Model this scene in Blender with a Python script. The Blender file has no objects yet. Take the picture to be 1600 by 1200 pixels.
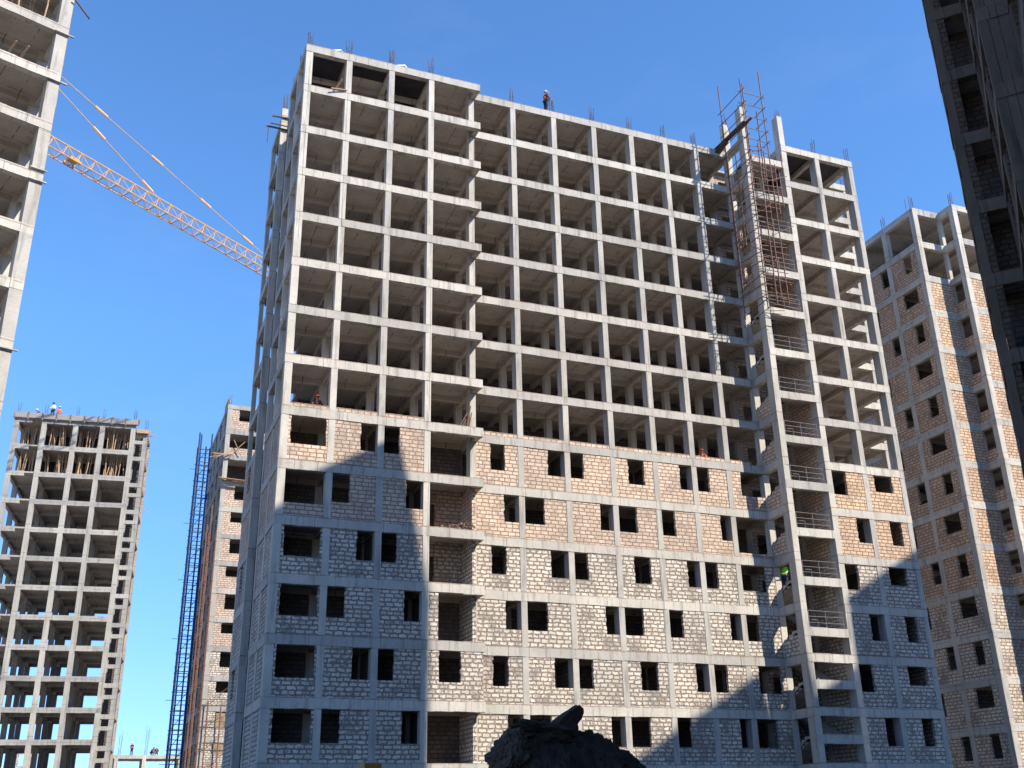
import bpy, bmesh, math, random
from mathutils import Vector, Matrix
R = math.radians
random.seed(7)
sc = bpy.context.scene
COL = sc.collection

# ---------------------------------------------------------------- camera
CF = 1657.3088 / 1600 * 36.0
YAW, PITCH, ROLL = R(22.02484), R(22.65464), R(-1.17926)
cam_d = bpy.data.cameras.new('camera')
cam_d.sensor_width = 36.0; cam_d.lens = CF
cam_d.clip_start = 0.1; cam_d.clip_end = 6000
cam = bpy.data.objects.new('camera', cam_d); COL.objects.link(cam)
fwd = Vector((math.sin(YAW)*math.cos(PITCH), math.cos(YAW)*math.cos(PITCH), math.sin(PITCH)))
rgt0 = Vector((math.cos(YAW), -math.sin(YAW), 0)); up0 = rgt0.cross(fwd)
rgt = rgt0*math.cos(ROLL) + up0*math.sin(ROLL); up = up0*math.cos(ROLL) - rgt0*math.sin(ROLL)
cam.matrix_world = Matrix(((rgt.x, up.x, -fwd.x, 0), (rgt.y, up.y, -fwd.y, 0), (rgt.z, up.z, -fwd.z, 0), (0, 0, 0, 1)))
sc.camera = cam

# ---------------------------------------------------------------- sky, sun, exposure
SUN_EL, SUN_AZ = R(39.5), R(145.0)          # azimuth clockwise from +Y
w = bpy.data.worlds.new('World'); sc.world = w; w.use_nodes = True
nt = w.node_tree
sky = nt.nodes.new('ShaderNodeTexSky'); sky.sky_type = 'NISHITA'; sky.sun_disc = False
sky.sun_elevation = SUN_EL; sky.sun_rotation = SUN_AZ
sky.altitude = 800; sky.air_density = 1.0; sky.dust_density = 0.25; sky.ozone_density = 1.8
tint = nt.nodes.new('ShaderNodeMix'); tint.data_type = 'RGBA'; tint.blend_type = 'MULTIPLY'; tint.inputs[0].default_value = 1
tint.inputs[7].default_value = (0.96, 1.48, 1.95, 1)
tc = nt.nodes.new('ShaderNodeTexCoord'); sx = nt.nodes.new('ShaderNodeSeparateXYZ'); nt.links.new(tc.outputs['Generated'], sx.inputs[0])
rp = nt.nodes.new('ShaderNodeValToRGB'); nt.links.new(sx.outputs[2], rp.inputs[0]); e = rp.color_ramp.elements
e[0].position = 0.0; e[0].color = (0.55, 0.50, 0.70, 1); e[1].position = 0.42; e[1].color = (1, 1, 1, 1); e2 = e.new(0.72); e2.color = (1, 1, 1, 1); e3 = e.new(1.0); e3.color = (0.62, 0.60, 0.58, 1)
tp = nt.nodes.new('ShaderNodeMix'); tp.data_type = 'RGBA'; tp.blend_type = 'MULTIPLY'; tp.inputs[0].default_value = 1
nt.links.new(rp.outputs[0], tp.inputs[7]); tp.inputs[6].default_value = (1.0, 1.56, 2.06, 1); nt.links.new(tp.outputs[2], tint.inputs[7])
nt.links.new(sky.outputs[0], tint.inputs[6]); cm = nt.nodes.new('ShaderNodeMapping'); cm.inputs['Scale'].default_value = (2.2, 2.2, 7.0); nt.links.new(tc.outputs['Generated'], cm.inputs[0])
cn = nt.nodes.new('ShaderNodeTexNoise'); cn.inputs['Scale'].default_value = 1.6; cn.inputs['Detail'].default_value = 7; cn.inputs['Roughness'].default_value = 0.62; nt.links.new(cm.outputs[0], cn.inputs['Vector'])
cr = nt.nodes.new('ShaderNodeValToRGB'); nt.links.new(cn.outputs['Fac'], cr.inputs[0]); cr.color_ramp.elements[0].position = 0.52; cr.color_ramp.elements[0].color = (0, 0, 0, 1); cr.color_ramp.elements[1].position = 0.78; cr.color_ramp.elements[1].color = (0.07, 0.07, 0.07, 1)
cx = nt.nodes.new('ShaderNodeMix'); cx.data_type = 'RGBA'; nt.links.new(cr.outputs[0], cx.inputs[0]); nt.links.new(tint.outputs[2], cx.inputs[6]); cx.inputs[7].default_value = (4.6, 5.6, 7.0, 1)
nt.links.new(cx.outputs[2], nt.nodes['Background'].inputs[0])
nt.nodes['Background'].inputs[1].default_value = 0.10
sd = Vector((math.sin(SUN_AZ)*math.cos(SUN_EL), math.cos(SUN_AZ)*math.cos(SUN_EL), math.sin(SUN_EL)))
sl = bpy.data.lights.new('sun', 'SUN'); sl.energy = 5.0; sl.angle = R(0.55); sl.color = (1.0, 0.915, 0.79)
so = bpy.data.objects.new('sun', sl); COL.objects.link(so)
so.rotation_euler = sd.to_track_quat('Z', 'Y').to_euler(); so.location = (0, 0, 120)
sc.view_settings.view_transform = 'Standard'; sc.view_settings.look = 'None'
sc.view_settings.gamma = 1; sc.view_settings.use_curve_mapping = False
sc.view_settings.exposure = 0.6

# ---------------------------------------------------------------- materials
def newmat(name, rough=0.9):
    m = bpy.data.materials.new(name); m.use_nodes = True
    n = m.node_tree; b = n.nodes['Principled BSDF']; b.inputs['Roughness'].default_value = rough
    if 'Specular IOR Level' in b.inputs: b.inputs['Specular IOR Level'].default_value = 0.25
    return m, n, b
class NB:
    def __init__(s, n): s.n = n; s.l = n.links
    def node(s, t, **k):
        x = s.n.nodes.new(t)
        for a, v in k.items(): setattr(x, a, v)
        return x
    def noise(s, vec, scale, detail=4, rough=0.55, dist=0.0):
        x = s.node('ShaderNodeTexNoise'); x.inputs['Scale'].default_value = scale
        x.inputs['Detail'].default_value = detail; x.inputs['Roughness'].default_value = rough
        x.inputs['Distortion'].default_value = dist
        s.l.new(vec, x.inputs['Vector']); return x.outputs['Fac']
    def ramp(s, fac, stops):
        x = s.node('ShaderNodeValToRGB'); s.l.new(fac, x.inputs['Fac'])
        e = x.color_ramp.elements
        while len(e) < len(stops): e.new(0.5)
        for i, (p, c) in enumerate(stops):
            e[i].position = p; e[i].color = c if len(c) == 4 else (*c, 1)
        return x.outputs['Color']
    def mix(s, fac, a, b, mode='MIX'):
        x = s.node('ShaderNodeMix', data_type='RGBA', blend_type=mode)
        if isinstance(fac, (int, float)): x.inputs[0].default_value = fac
        else: s.l.new(fac, x.inputs[0])
        for i, v in ((6, a), (7, b)):
            if isinstance(v, tuple): x.inputs[i].default_value = (*v, 1)
            else: s.l.new(v, x.inputs[i])
        return x.outputs[2]
    def mapping(s, vec, scale):
        x = s.node('ShaderNodeMapping'); x.inputs['Scale'].default_value = scale
        s.l.new(vec, x.inputs['Vector']); return x.outputs['Vector']
    def bump(s, h, strength, dist, b):
        x = s.node('ShaderNodeBump'); x.inputs['Strength'].default_value = strength
        x.inputs['Distance'].default_value = dist
        s.l.new(h, x.inputs['Height']); s.l.new(x.outputs['Normal'], b.inputs['Normal'])
def g3(v): return (v, v, v)
def mat_concrete(name, base, streak=0.6):
    m, n, b = newmat(name); q = NB(n)
    geo = q.node('ShaderNodeNewGeometry').outputs['Position']
    big = q.noise(geo, 0.45, 5, 0.6); fine = q.noise(geo, 9.0, 6, 0.65)
    st = q.noise(q.mapping(geo, (3.2, 3.2, 0.35)), 1.0, 5, 0.62)
    blot = q.noise(geo, 2.1, 6, 0.7, 0.6)
    c = q.ramp(big, [(0.3, tuple(x*0.80 for x in base)), (0.7, tuple(min(1, x*1.14) for x in base))])
    c = q.mix(q.ramp(fine, [(0.35, g3(0.0)), (0.7, g3(0.35))]), c, tuple(x*0.66 for x in base))
    c = q.mix(q.ramp(st, [(0.52, g3(0.0)), (0.72, g3(streak))]), c, tuple(x*0.5 for x in base))
    c = q.mix(q.ramp(blot, [(0.60, g3(0.0)), (0.68, g3(0.5))]), c, (base[0]*0.62, base[1]*0.58, base[2]*0.52))
    # construction joints and board marks from the mesh's own metre coordinates
    uv = q.node('ShaderNodeUVMap', uv_map='UVMap').outputs['UV']
    bk = q.node('ShaderNodeTexBrick'); q.l.new(uv, bk.inputs['Vector'])
    bk.inputs['Scale'].default_value = 1; bk.inputs['Brick Width'].default_value = 1.22; bk.inputs['Row Height'].default_value = 30
    bk.inputs['Mortar Size'].default_value = 0.016; bk.inputs['Mortar Smooth'].default_value = 0.2
    jn = q.noise(geo, 0.9, 3, 0.6)
    jm = q.node('ShaderNodeMath', operation='MULTIPLY'); q.l.new(bk.outputs['Fac'], jm.inputs[0])
    q.l.new(q.ramp(jn, [(0.40, g3(0.0)), (0.55, g3(0.9))]), jm.inputs[1])
    c = q.mix(jm.outputs[0], c, tuple(x*0.28 for x in base))
    oi = q.node('ShaderNodeObjectInfo')
    c = q.mix(1.0, c, q.ramp(oi.outputs['Random'], [(0.0, (0.82, 0.82, 0.83)), (0.5, (0.96, 0.95, 0.93)), (1.0, (1.08, 1.07, 1.04))]), 'MULTIPLY')
    rs = q.noise(q.mapping(geo, (1.6, 1.6, 0.5)), 1.0, 4, 0.7)
    c = q.mix(q.ramp(rs, [(0.66, g3(0.0)), (0.74, g3(0.45))]), c, (base[0]*0.75, base[1]*0.55, base[2]*0.4))
    # pour joints between lifts, every storey
    sp = q.node('ShaderNodeSeparateXYZ'); q.l.new(geo, sp.inputs[0])
    wob = q.noise(q.mapping(geo, (2.5, 2.5, 0.2)), 1.0, 3, 0.6)
    for off_, wd_, jc, lo in ((2.965, 0.035, (0.20, 0.095, 0.06), 0.30), (2.435, 0.035, tuple(x*0.25 for x in base), 0.42)):
        ma = q.node('ShaderNodeMath', operation='MULTIPLY_ADD'); q.l.new(wob, ma.inputs[0]); ma.inputs[1].default_value = 0.07; q.l.new(sp.outputs[2], ma.inputs[2])
        mb_ = q.node('ShaderNodeMath', operation='ADD'); q.l.new(ma.outputs[0], mb_.inputs[0]); mb_.inputs[1].default_value = 60-off_-0.035
        mc = q.node('ShaderNodeMath', operation='PINGPONG'); q.l.new(mb_.outputs[0], mc.inputs[0]); mc.inputs[1].default_value = 1.5
        md_ = q.node('ShaderNodeMath', operation='LESS_THAN'); q.l.new(mc.outputs[0], md_.inputs[0]); md_.inputs[1].default_value = wd_
        me_ = q.node('ShaderNodeMath', operation='MULTIPLY'); q.l.new(md_.outputs[0], me_.inputs[0])
        q.l.new(q.ramp(q.noise(geo, 1.7, 3, 0.6), [(lo, g3(0.0)), (lo+0.2, g3(0.55))]), me_.inputs[1])
        c = q.mix(me_.outputs[0], c, jc)
    q.l.new(c, b.inputs['Base Color'])
    ad = q.node('ShaderNodeMath', operation='ADD'); q.l.new(fine, ad.inputs[0]); q.l.new(blot, ad.inputs[1])
    q.bump(ad.outputs[0], 0.6, 0.02, b)
    return m
def mat_soffit(name, base):
    m, n, b = newmat(name); q = NB(n)
    geo = q.node('ShaderNodeNewGeometry').outputs['Position']
    big = q.noise(geo, 0.7, 5, 0.65); fine = q.noise(geo, 7, 5, 0.6)
    c = q.ramp(big, [(0.3, tuple(x*0.8 for x in base)), (0.72, tuple(x*1.12 for x in base))])
    c = q.mix(q.ramp(fine, [(0.4, g3(0.0)), (0.75, g3(0.4))]), c, tuple(x*0.6 for x in base))
    uv = q.node('ShaderNodeUVMap', uv_map='UVMap').outputs['UV']
    d = q.noise(geo, 1.3, 3, 0.5)
    for wd, rh, thr in ((1.22, 2.44, 0.47), (40, 0.61, 0.60)):
        bk = q.node('ShaderNodeTexBrick'); q.l.new(uv, bk.inputs['Vector'])
        bk.inputs['Scale'].default_value = 1; bk.inputs['Brick Width'].default_value = wd; bk.inputs['Row Height'].default_value = rh
        bk.inputs['Mortar Size'].default_value = 0.022; bk.inputs['Mortar Smooth'].default_value = 0.3; bk.offset = 0.0
        jm = q.node('ShaderNodeMath', operation='MULTIPLY'); q.l.new(bk.outputs['Fac'], jm.inputs[0])
        q.l.new(q.ramp(d, [(thr, g3(0.05)), (thr+0.06, g3(0.95))]), jm.inputs[1])
        c = q.mix(jm.outputs[0], c, (0.035, 0.03, 0.028))
    q.l.new(c, b.inputs['Base Color']); q.bump(fine, 0.4, 0.02, b)
    return m
def mat_brick(name, c1, c2, mortar, msize=0.035, smear=0.5, warp=0.02):
    m, n, b = newmat(name, 0.95); q = NB(n)
    uv = q.node('ShaderNodeUVMap', uv_map='UVMap').outputs['UV']
    geo = q.node('ShaderNodeNewGeometry').outputs['Position']
    nz = q.node('ShaderNodeTexNoise'); nz.inputs['Scale'].default_value = 5.5; nz.inputs['Detail'].default_value = 3
    q.l.new(geo, nz.inputs['Vector'])
    sb = q.node('ShaderNodeVectorMath', operation='SUBTRACT'); q.l.new(nz.outputs['Color'], sb.inputs[0]); sb.inputs[1].default_value = (0.5, 0.5, 0.5)
    sm = q.node('ShaderNodeVectorMath', operation='SCALE'); q.l.new(sb.outputs[0], sm.inputs[0]); sm.inputs['Scale'].default_value = warp*4
    av = q.node('ShaderNodeVectorMath', operation='ADD'); q.l.new(uv, av.inputs[0]); q.l.new(sm.outputs[0], av.inputs[1])
    orn = q.node('ShaderNodeObjectInfo'); om = q.node('ShaderNodeMath', operation='MULTIPLY'); q.l.new(orn.outputs['Random'], om.inputs[0]); om.inputs[1].default_value = 3.7
    cb3 = q.node('ShaderNodeCombineXYZ'); q.l.new(om.outputs[0], cb3.inputs[0]); aw = q.node('ShaderNodeVectorMath', operation='ADD'); q.l.new(av.outputs[0], aw.inputs[0]); q.l.new(cb3.outputs[0], aw.inputs[1])
    bk = q.node('ShaderNodeTexBrick'); q.l.new(aw.outputs[0], bk.inputs['Vector']); bk.squash = 0.78; bk.squash_frequency = 3; bk.offset = 0.43
    bk.inputs['Scale'].default_value = 1; bk.inputs['Brick Width'].default_value = 0.46; bk.inputs['Row Height'].default_value = 0.225
    bk.inputs['Mortar Size'].default_value = msize; bk.inputs['Mortar Smooth'].default_value = 0.35; bk.inputs['Bias'].default_value = 0.1
    bk.inputs['Color1'].default_value = (*c1, 1); bk.inputs['Color2'].default_value = (*c2, 1); bk.inputs['Mortar'].default_value = (*mortar, 1)
    big = q.noise(geo, 0.8, 4, 0.6); mid = q.noise(geo, 4.0, 5, 0.7, 0.4); fine = q.noise(geo, 22, 4, 0.6)
    oi = q.node('ShaderNodeObjectInfo')
    c = q.mix(1.0, bk.outputs['Color'], q.ramp(oi.outputs['Random'], [(0.0, (0.84, 0.85, 0.87)), (0.5, (0.97, 0.97, 0.96)), (1.0, (1.07, 1.05, 1.02))]), 'MULTIPLY')
    dk = tuple(x*0.8 for x in c2)
    c = q.mix(q.ramp(mid, [(0.35, g3(0.0)), (0.75, g3(0.55))]), c, dk)
    # mortar smeared over the block faces, in uneven patches
    ad = q.node('ShaderNodeMath', operation='ADD'); q.l.new(mid, ad.inputs[0]); q.l.new(big, ad.inputs[1])
    hf = q.node('ShaderNodeMath', operation='MULTIPLY'); q.l.new(ad.outputs[0], hf.inputs[0]); hf.inputs[1].default_value = 0.5
    c = q.mix(q.ramp(hf.outputs[0], [(0.50, g3(0.0)), (0.57, g3(smear))]), c, tuple(x*1.25 for x in mortar))
    c = q.mix(q.ramp(fine, [(0.4, g3(0.0)), (0.8, g3(0.3))]), c, tuple(x*0.7 for x in c2))
    q.l.new(c, b.inputs['Base Color'])
    inv = q.node('ShaderNodeMath', operation='SUBTRACT'); inv.inputs[0].default_value = 1; q.l.new(bk.outputs['Fac'], inv.inputs[1])
    a2 = q.node('ShaderNodeMath', operation='MULTIPLY_ADD'); q.l.new(mid, a2.inputs[0]); a2.inputs[1].default_value = 0.5; q.l.new(inv.outputs[0], a2.inputs[2])
    q.bump(a2.outputs[0], 1.0, 0.05, b)
    return m
def mat_plain(name, base, rough=0.8, var=0.35, scale=6, metal=0):
    m, n, b = newmat(name, rough); q = NB(n)
    geo = q.node('ShaderNodeNewGeometry').outputs['Position']
    f = q.noise(geo, scale, 5, 0.6)
    c = q.ramp(f, [(0.3, tuple(x*(1-var) for x in base)), (0.7, tuple(min(1, x*(1+var*0.5)) for x in base))])
    q.l.new(c, b.inputs['Base Color']); b.inputs['Metallic'].default_value = metal
    q.bump(f, 0.3, 0.01, b)
    return m
CON = mat_concrete('concrete', (0.53, 0.50, 0.445), 1.0)
CONG = mat_concrete('grey_concrete', (0.42, 0.40, 0.36), 0.9)
COND = mat_concrete('shade_toned_concrete', (0.16, 0.13, 0.10), 0.9)  # the tower's shade is put into this colour, warmed against the blue sky
SOF = mat_soffit('shuttered_soffit', (0.42, 0.375, 0.33))
BPK = mat_brick('pink_block', (0.80, 0.61, 0.47), (0.60, 0.455, 0.345), (0.22, 0.165, 0.13), 0.030, 0.5, 0.018)
BWH = mat_brick('pale_block', (0.82, 0.73, 0.62), (0.60, 0.52, 0.43), (0.17, 0.145, 0.125), 0.045, 0.75, 0.042)
BCR = mat_brick('cream_block', (0.82, 0.69, 0.55), (0.64, 0.52, 0.40), (0.19, 0.155, 0.13), 0.038, 0.8, 0.03)
BSH = mat_brick('shade_toned_block', (0.17, 0.115, 0.075), (0.11, 0.08, 0.055), (0.05, 0.042, 0.036), 0.03, 0.5, 0.014)  # darkness of the shaded tower put into the block colour
INN = mat_brick('shade_toned_inner_block', (0.20, 0.165, 0.14), (0.13, 0.11, 0.095), (0.07, 0.06, 0.055), 0.03, 0.5, 0.014)  # gloom of the unlit rooms put into the block colour
BTN = mat_brick('tan_block', (0.80, 0.57, 0.39), (0.60, 0.415, 0.28), (0.19, 0.135, 0.10), 0.032, 0.5, 0.018)
WOOD = mat_plain('raw_timber', (0.50, 0.33, 0.19), 0.85, 0.4, 9)
WOODD = mat_plain('grey_plank', (0.13, 0.10, 0.085), 0.9, 0.4, 8)
FORM = mat_plain('formwork_ply', (0.30, 0.22, 0.15), 0.8, 0.5, 3)
FILM = mat_plain('dark_form_sheet', (0.03, 0.028, 0.032), 0.5, 0.5, 2)
REBAR = mat_plain('rusty_rebar', (0.13, 0.085, 0.075), 0.8, 0.4, 12)
PIPE = mat_plain('rusty_scaffold_pipe', (0.20, 0.105, 0.075), 0.65, 0.45, 7)
BLUE = mat_plain('blue_paint', (0.015, 0.04, 0.12), 0.5, 0.3, 5)
STEEL = mat_plain('grey_steel', (0.22, 0.19, 0.18), 0.6, 0.3, 8)
ORG = mat_plain('crane_orange', (0.62, 0.36, 0.12), 0.5, 0.25, 3)
ORGP = mat_plain('faded_orange', (0.80, 0.50, 0.24), 0.5, 0.2, 3)
EARTH = mat_plain('site_earth', (0.36, 0.31, 0.25), 1.0, 0.35, 0.6)
ROCK = mat_plain('dark_spoil', (0.050, 0.034, 0.024), 1.0, 0.5, 3)
RUB = mat_plain('brown_clod', (0.085, 0.06, 0.045), 1.0, 0.4, 4)
SKIN = mat_plain('skin', (0.45, 0.27, 0.19), 0.6, 0.1)
WHITE = mat_plain('white_plastic', (0.80, 0.79, 0.76), 0.4, 0.08)
VORG = mat_plain('orange_vest', (0.80, 0.16, 0.04), 0.8, 0.2)
VGRN = mat_plain('green_vest', (0.30, 0.85, 0.10), 0.8, 0.15)
NAVY = mat_plain('dark_clothes', (0.035, 0.04, 0.06), 0.9, 0.3)
MAROON = mat_plain('maroon_jacket', (0.16, 0.05, 0.05), 0.9, 0.3)
REDH = mat_plain('red_plastic', (0.65, 0.07, 0.03), 0.5, 0.15)
YEL = mat_plain('yellow_paint', (0.30, 0.16, 0.03), 0.5, 0.3)
CABLE = mat_plain('black_cable', (0.03, 0.03, 0.035), 0.6, 0.1)
LINT = mat_plain('grey_duct', (0.30, 0.29, 0.28), 0.8, 0.2)

# ---------------------------------------------------------------- mesh collector
class MB:
    def __init__(s): s.v = []; s.f = []
    def hexa(s, p):
        i = len(s.v); s.v += [tuple(q) for q in p]
        for a in ((0, 3, 2, 1), (4, 5, 6, 7), (0, 1, 5, 4), (1, 2, 6, 5), (2, 3, 7, 6), (3, 0, 4, 7)):
            s.f.append(tuple(i+k for k in a))
    def box(s, x0, x1, y0, y1, z0, z1):
        s.hexa([(x0, y0, z0), (x1, y0, z0), (x1, y1, z0), (x0, y1, z0), (x0, y0, z1), (x1, y0, z1), (x1, y1, z1), (x0, y1, z1)])
        return s
    def bar(s, p, q, r, n=5, r2=None):
        p = Vector(p); q = Vector(q); d = (q-p)
        if d.length < 1e-6: return s
        d.normalize(); a = d.orthogonal().normalized(); b = d.cross(a); i = len(s.v); r2 = r if r2 is None else r2
        for c, rr in ((p, r), (q, r2)):
            for k in range(n):
                t = 2*math.pi*k/n + 0.4
                s.v.append(tuple(c + a*math.cos(t)*rr + b*math.sin(t)*rr))
        for k in range(n):
            s.f.append((i+k, i+(k+1) % n, i+n+(k+1) % n, i+n+k))
        s.f.append(tuple(i+k for k in reversed(range(n)))); s.f.append(tuple(i+n+k for k in range(n)))
        return s
    def plank(s, p, q, wdt, th):
        p = Vector(p); q = Vector(q); d = (q-p).normalized(); u = Vector((0, 0, 1))
        sd_ = d.cross(u)
        if sd_.length < 0.1: sd_ = Vector((1, 0, 0))
        sd_.normalize(); n = sd_.cross(d); a = sd_*wdt/2; b = n*th/2
        s.hexa([p-a-b, p+a-b, q+a-b, q-a-b, p-a+b, p+a+b, q+a+b, q-a+b]); return s
    def build(s, name, mat, parent=None, off=(0, 0, 0), smooth=False, jit=0):
        me = bpy.data.meshes.new(name)
        vs = [(a-off[0], b-off[1], c-off[2]) for a, b, c in s.v]
        me.from_pydata(vs, [], s.f); me.update()
        uvl = me.uv_layers.new(name='UVMap'); U = uvl.data
        for p in me.polygons:
            nrm = p.normal
            if abs(nrm.z) > 0.75:
                for li in p.loop_indices:
                    v = s.v[me.loops[li].vertex_index]; U[li].uv = (v[0], v[1])
            else:
                t = Vector((-nrm.y, nrm.x, 0)).normalized()
                for li in p.loop_indices:
                    v = s.v[me.loops[li].vertex_index]; U[li].uv = (t.x*v[0]+t.y*v[1], v[2])
        if smooth:
            for p in me.polygons: p.use_smooth = True
        me.materials.append(mat)
        o = bpy.data.objects.new(name, me); COL.objects.link(o)
        if parent: o.parent = parent
        return o
def tag(o, label=None, cat=None, group=None, kind=None):
    if label: o['label'] = label
    if cat: o['category'] = cat
    if group: o['group'] = group
    if kind: o['kind'] = kind
    return o
def thing(name, label, cat, loc=(0, 0, 0), rz=0, group=None):
    o = bpy.data.objects.new(name, None); COL.objects.link(o); o.empty_display_size = 0.3
    o.location = loc; o.rotation_euler = (0, 0, rz); tag(o, label, cat, group); return o
J = lambda a: random.uniform(-a, a)

# ---------------------------------------------------------------- tower kit
GZ = -1.6
BH = 0.52            # beam depth
class Tower:
    def __init__(s, name, label, loc, rz=0, off=None, z0=GZ, cat='building', group=None, con=None):
        s.off = off if off else (0, 0, z0); s.con = con or CON
        s.root = thing(name, label, cat, (loc[0], loc[1], z0), rz, group)
    def add(s, mb, name, mat, parent=None):
        if not mb.v: return None
        return mb.build(name, mat, parent or s.root, s.off if parent is None else s.off)
    def column(s, x, y, z1, sx=0.42, sy=0.42, z0=GZ):
        m = MB(); z = z0
        # cast storey by storey: each lift a hair different
        tops = [t for t in [z1-3*k for k in range(40)] if t > z0]
        tops.sort(); lo = z0
        for t in tops:
            a, b = J(0.008), J(0.008)
            m.box(x-sx/2+a, x+sx/2+a, y-sy/2+b, y+sy/2+b, lo, t-0.02 if t != tops[-1] else t); lo = t-0.02
        return s.add(m, 'column', s.con)
    def beam_x(s, xs, y0, y1, zt, h=BH, mb=None, name='edge_beam'):
        m = mb or MB()
        for a, b in zip(xs[:-1], xs[1:]):
            q, r_, t = J(0.010), J(0.014), J(0.012)
            n = max(1, int((b-a)/0.5))
            for i in range(n):
                q2, r2 = q+J(0.005), J(0.013); t = t+J(0.006)
                t = max(-0.02, min(0.02, t))
                m.box(a+(b-a)*i/n, a+(b-a)*(i+1)/n, y0+q2, y1, zt-h+r_+r2, zt+t)
        return m if mb else s.add(m, name, s.con)
    def beam_y(s, ys, x0, x1, zt, h=BH, mb=None, name='side_beam', out=-1):
        m = mb or MB()
        for a, b in zip(ys[:-1], ys[1:]):
            q, r_, t = J(0.010), J(0.012), J(0.012)
            if out < 0: m.box(x0+q, x1, a, b, zt-h+r_, zt+t)
            else: m.box(x0, x1+q, a, b, zt-h+r_, zt+t)
        return m if mb else s.add(m, name, s.con)
    def wall(s, ax, a0, a1, pos, th, z0, z1, holes, mat, name='brick_infill', rag=0.028):
        """courses of blocks with toothed opening edges"""
        m = MB(); ch = 0.225; z = z0
        while z < z1-0.01:
            zt = min(z+ch, z1)
            zm = (z+zt)/2; iv = [(a0, a1)]
            for h in holes:
                if h[2] <= zm <= h[3]:
                    ja, jb = (J(rag) if h[0] > a0+0.02 else 0), (J(rag) if h[1] < a1-0.02 else 0); out = []
                    for p, q in iv:
                        if h[0]+ja > p+0.03: out.append((p, min(q, h[0]+ja)))
                        if h[1]+jb < q-0.03: out.append((max(p, h[1]+jb), q))
                        if h[1] < p or h[0] > q: pass
                    iv = [i for i in out if i[1]-i[0] > 0.02]
            for p, q in iv:
                if ax == 'x': m.box(p, q, pos, pos+th, z, zt)
                else: m.box(pos, pos+th, p, q, z, zt)
            z = zt
        return s.add(m, name, mat)
    def slab(s, rects, zt, th=0.18, name='floor_slab', mat=None):
        m = MB()
        for r_ in rects: m.box(r_[0], r_[1], r_[2], r_[3], zt-th, zt-0.015)
        return s.add(m, name, mat or SOF)
    def rebar(s, x, y, z, h=1.2, n=4, w_=0.15, lean=0.04, tie=True, name='starter_bars'):
        m = MB()
        for i in range(n):
            a = 2*math.pi*i/n+0.78
            px, py = x+math.cos(a)*w_, y+math.sin(a)*w_
            hh = h*random.uniform(0.8, 1.08)
            m.bar((px, py, z-0.05), (px+J(lean), py+J(lean), z+hh), 0.016, 4)
        if tie:
            for zz in (0.25, 0.55):
                for i in range(n):
                    a, b = 2*math.pi*i/n+0.78, 2*math.pi*(i+1)/n+0.78
                    m.bar((x+math.cos(a)*w_, y+math.sin(a)*w_, z+zz), (x+math.cos(b)*w_, y+math.sin(b)*w_, z+zz), 0.008, 4)
        return s.add(m, name, REBAR)

# ================================================================= ground
gm = MB(); N = 60; S = 3000
g = MB(); g.v = [(-S, -S, GZ), (S, -S, GZ), (S, S, GZ), (-S, S, GZ)]; g.f = [(0, 1, 2, 3)]
tag(g.build('ground', EARTH), kind='structure')

# ================================================================= main tower
ZR = 44.98
L = [ZR-3*k for k in range(16)]
M = Tower('apartment_block', 'large unfinished concrete frame block with open grid above and block infill below, filling the centre',
          (8.27, 53.2), 0, (8.27, 53.2, GZ))
AX = [8.5, 11.01, 13.75, 16.38]; AE = 19.68
BX = [19.4, 22.35, 25.33, 28.35, 31.24, 33.94, 36.47, 39.24]
CX = [42.46, 45.3, 48.28]
YA, YB, YC = 53.17, 54.10, 51.97
R1, R2, R3 = 56.8, 61.0, 64.7
ZT = ZR-0.02
for x in AX: M.column(x, YA+0.26, ZT, 0.42 if x == 8.5 else 0.36, 0.52)
for x in BX[:-1]: M.column(x, YB+0.33, ZT, 0.36, 0.66)
M.column(39.26, YB+0.25, 47.4, 0.42, 0.5)
M.column(39.30, YC+0.32, 47.5, 0.42, 0.64); M.column(42.46, YC+0.32, 47.5, 0.42, 0.64)
for x in CX[1:]: M.column(x, YC+0.33, ZT, 0.38, 0.66)
M.column(8.48, 55.75, ZT); M.column(8.42, 58.3, ZT, 0.3, 0.42); M.column(8.34, 61.02, ZT+0.6, 0.42, 0.42); M.column(8.28, R3, ZT, 0.25, 0.42)
ALLX = AX + BX + CX
for x in ALLX:
    for y in (R1, R2, R3):
        if x == 8.5: continue
        if y == R1 and x < 19: y = 55.95
        if y == R1 and x == 39.24: pass
        M.column(x, y, ZT-0.02, 0.4, 0.4)
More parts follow.
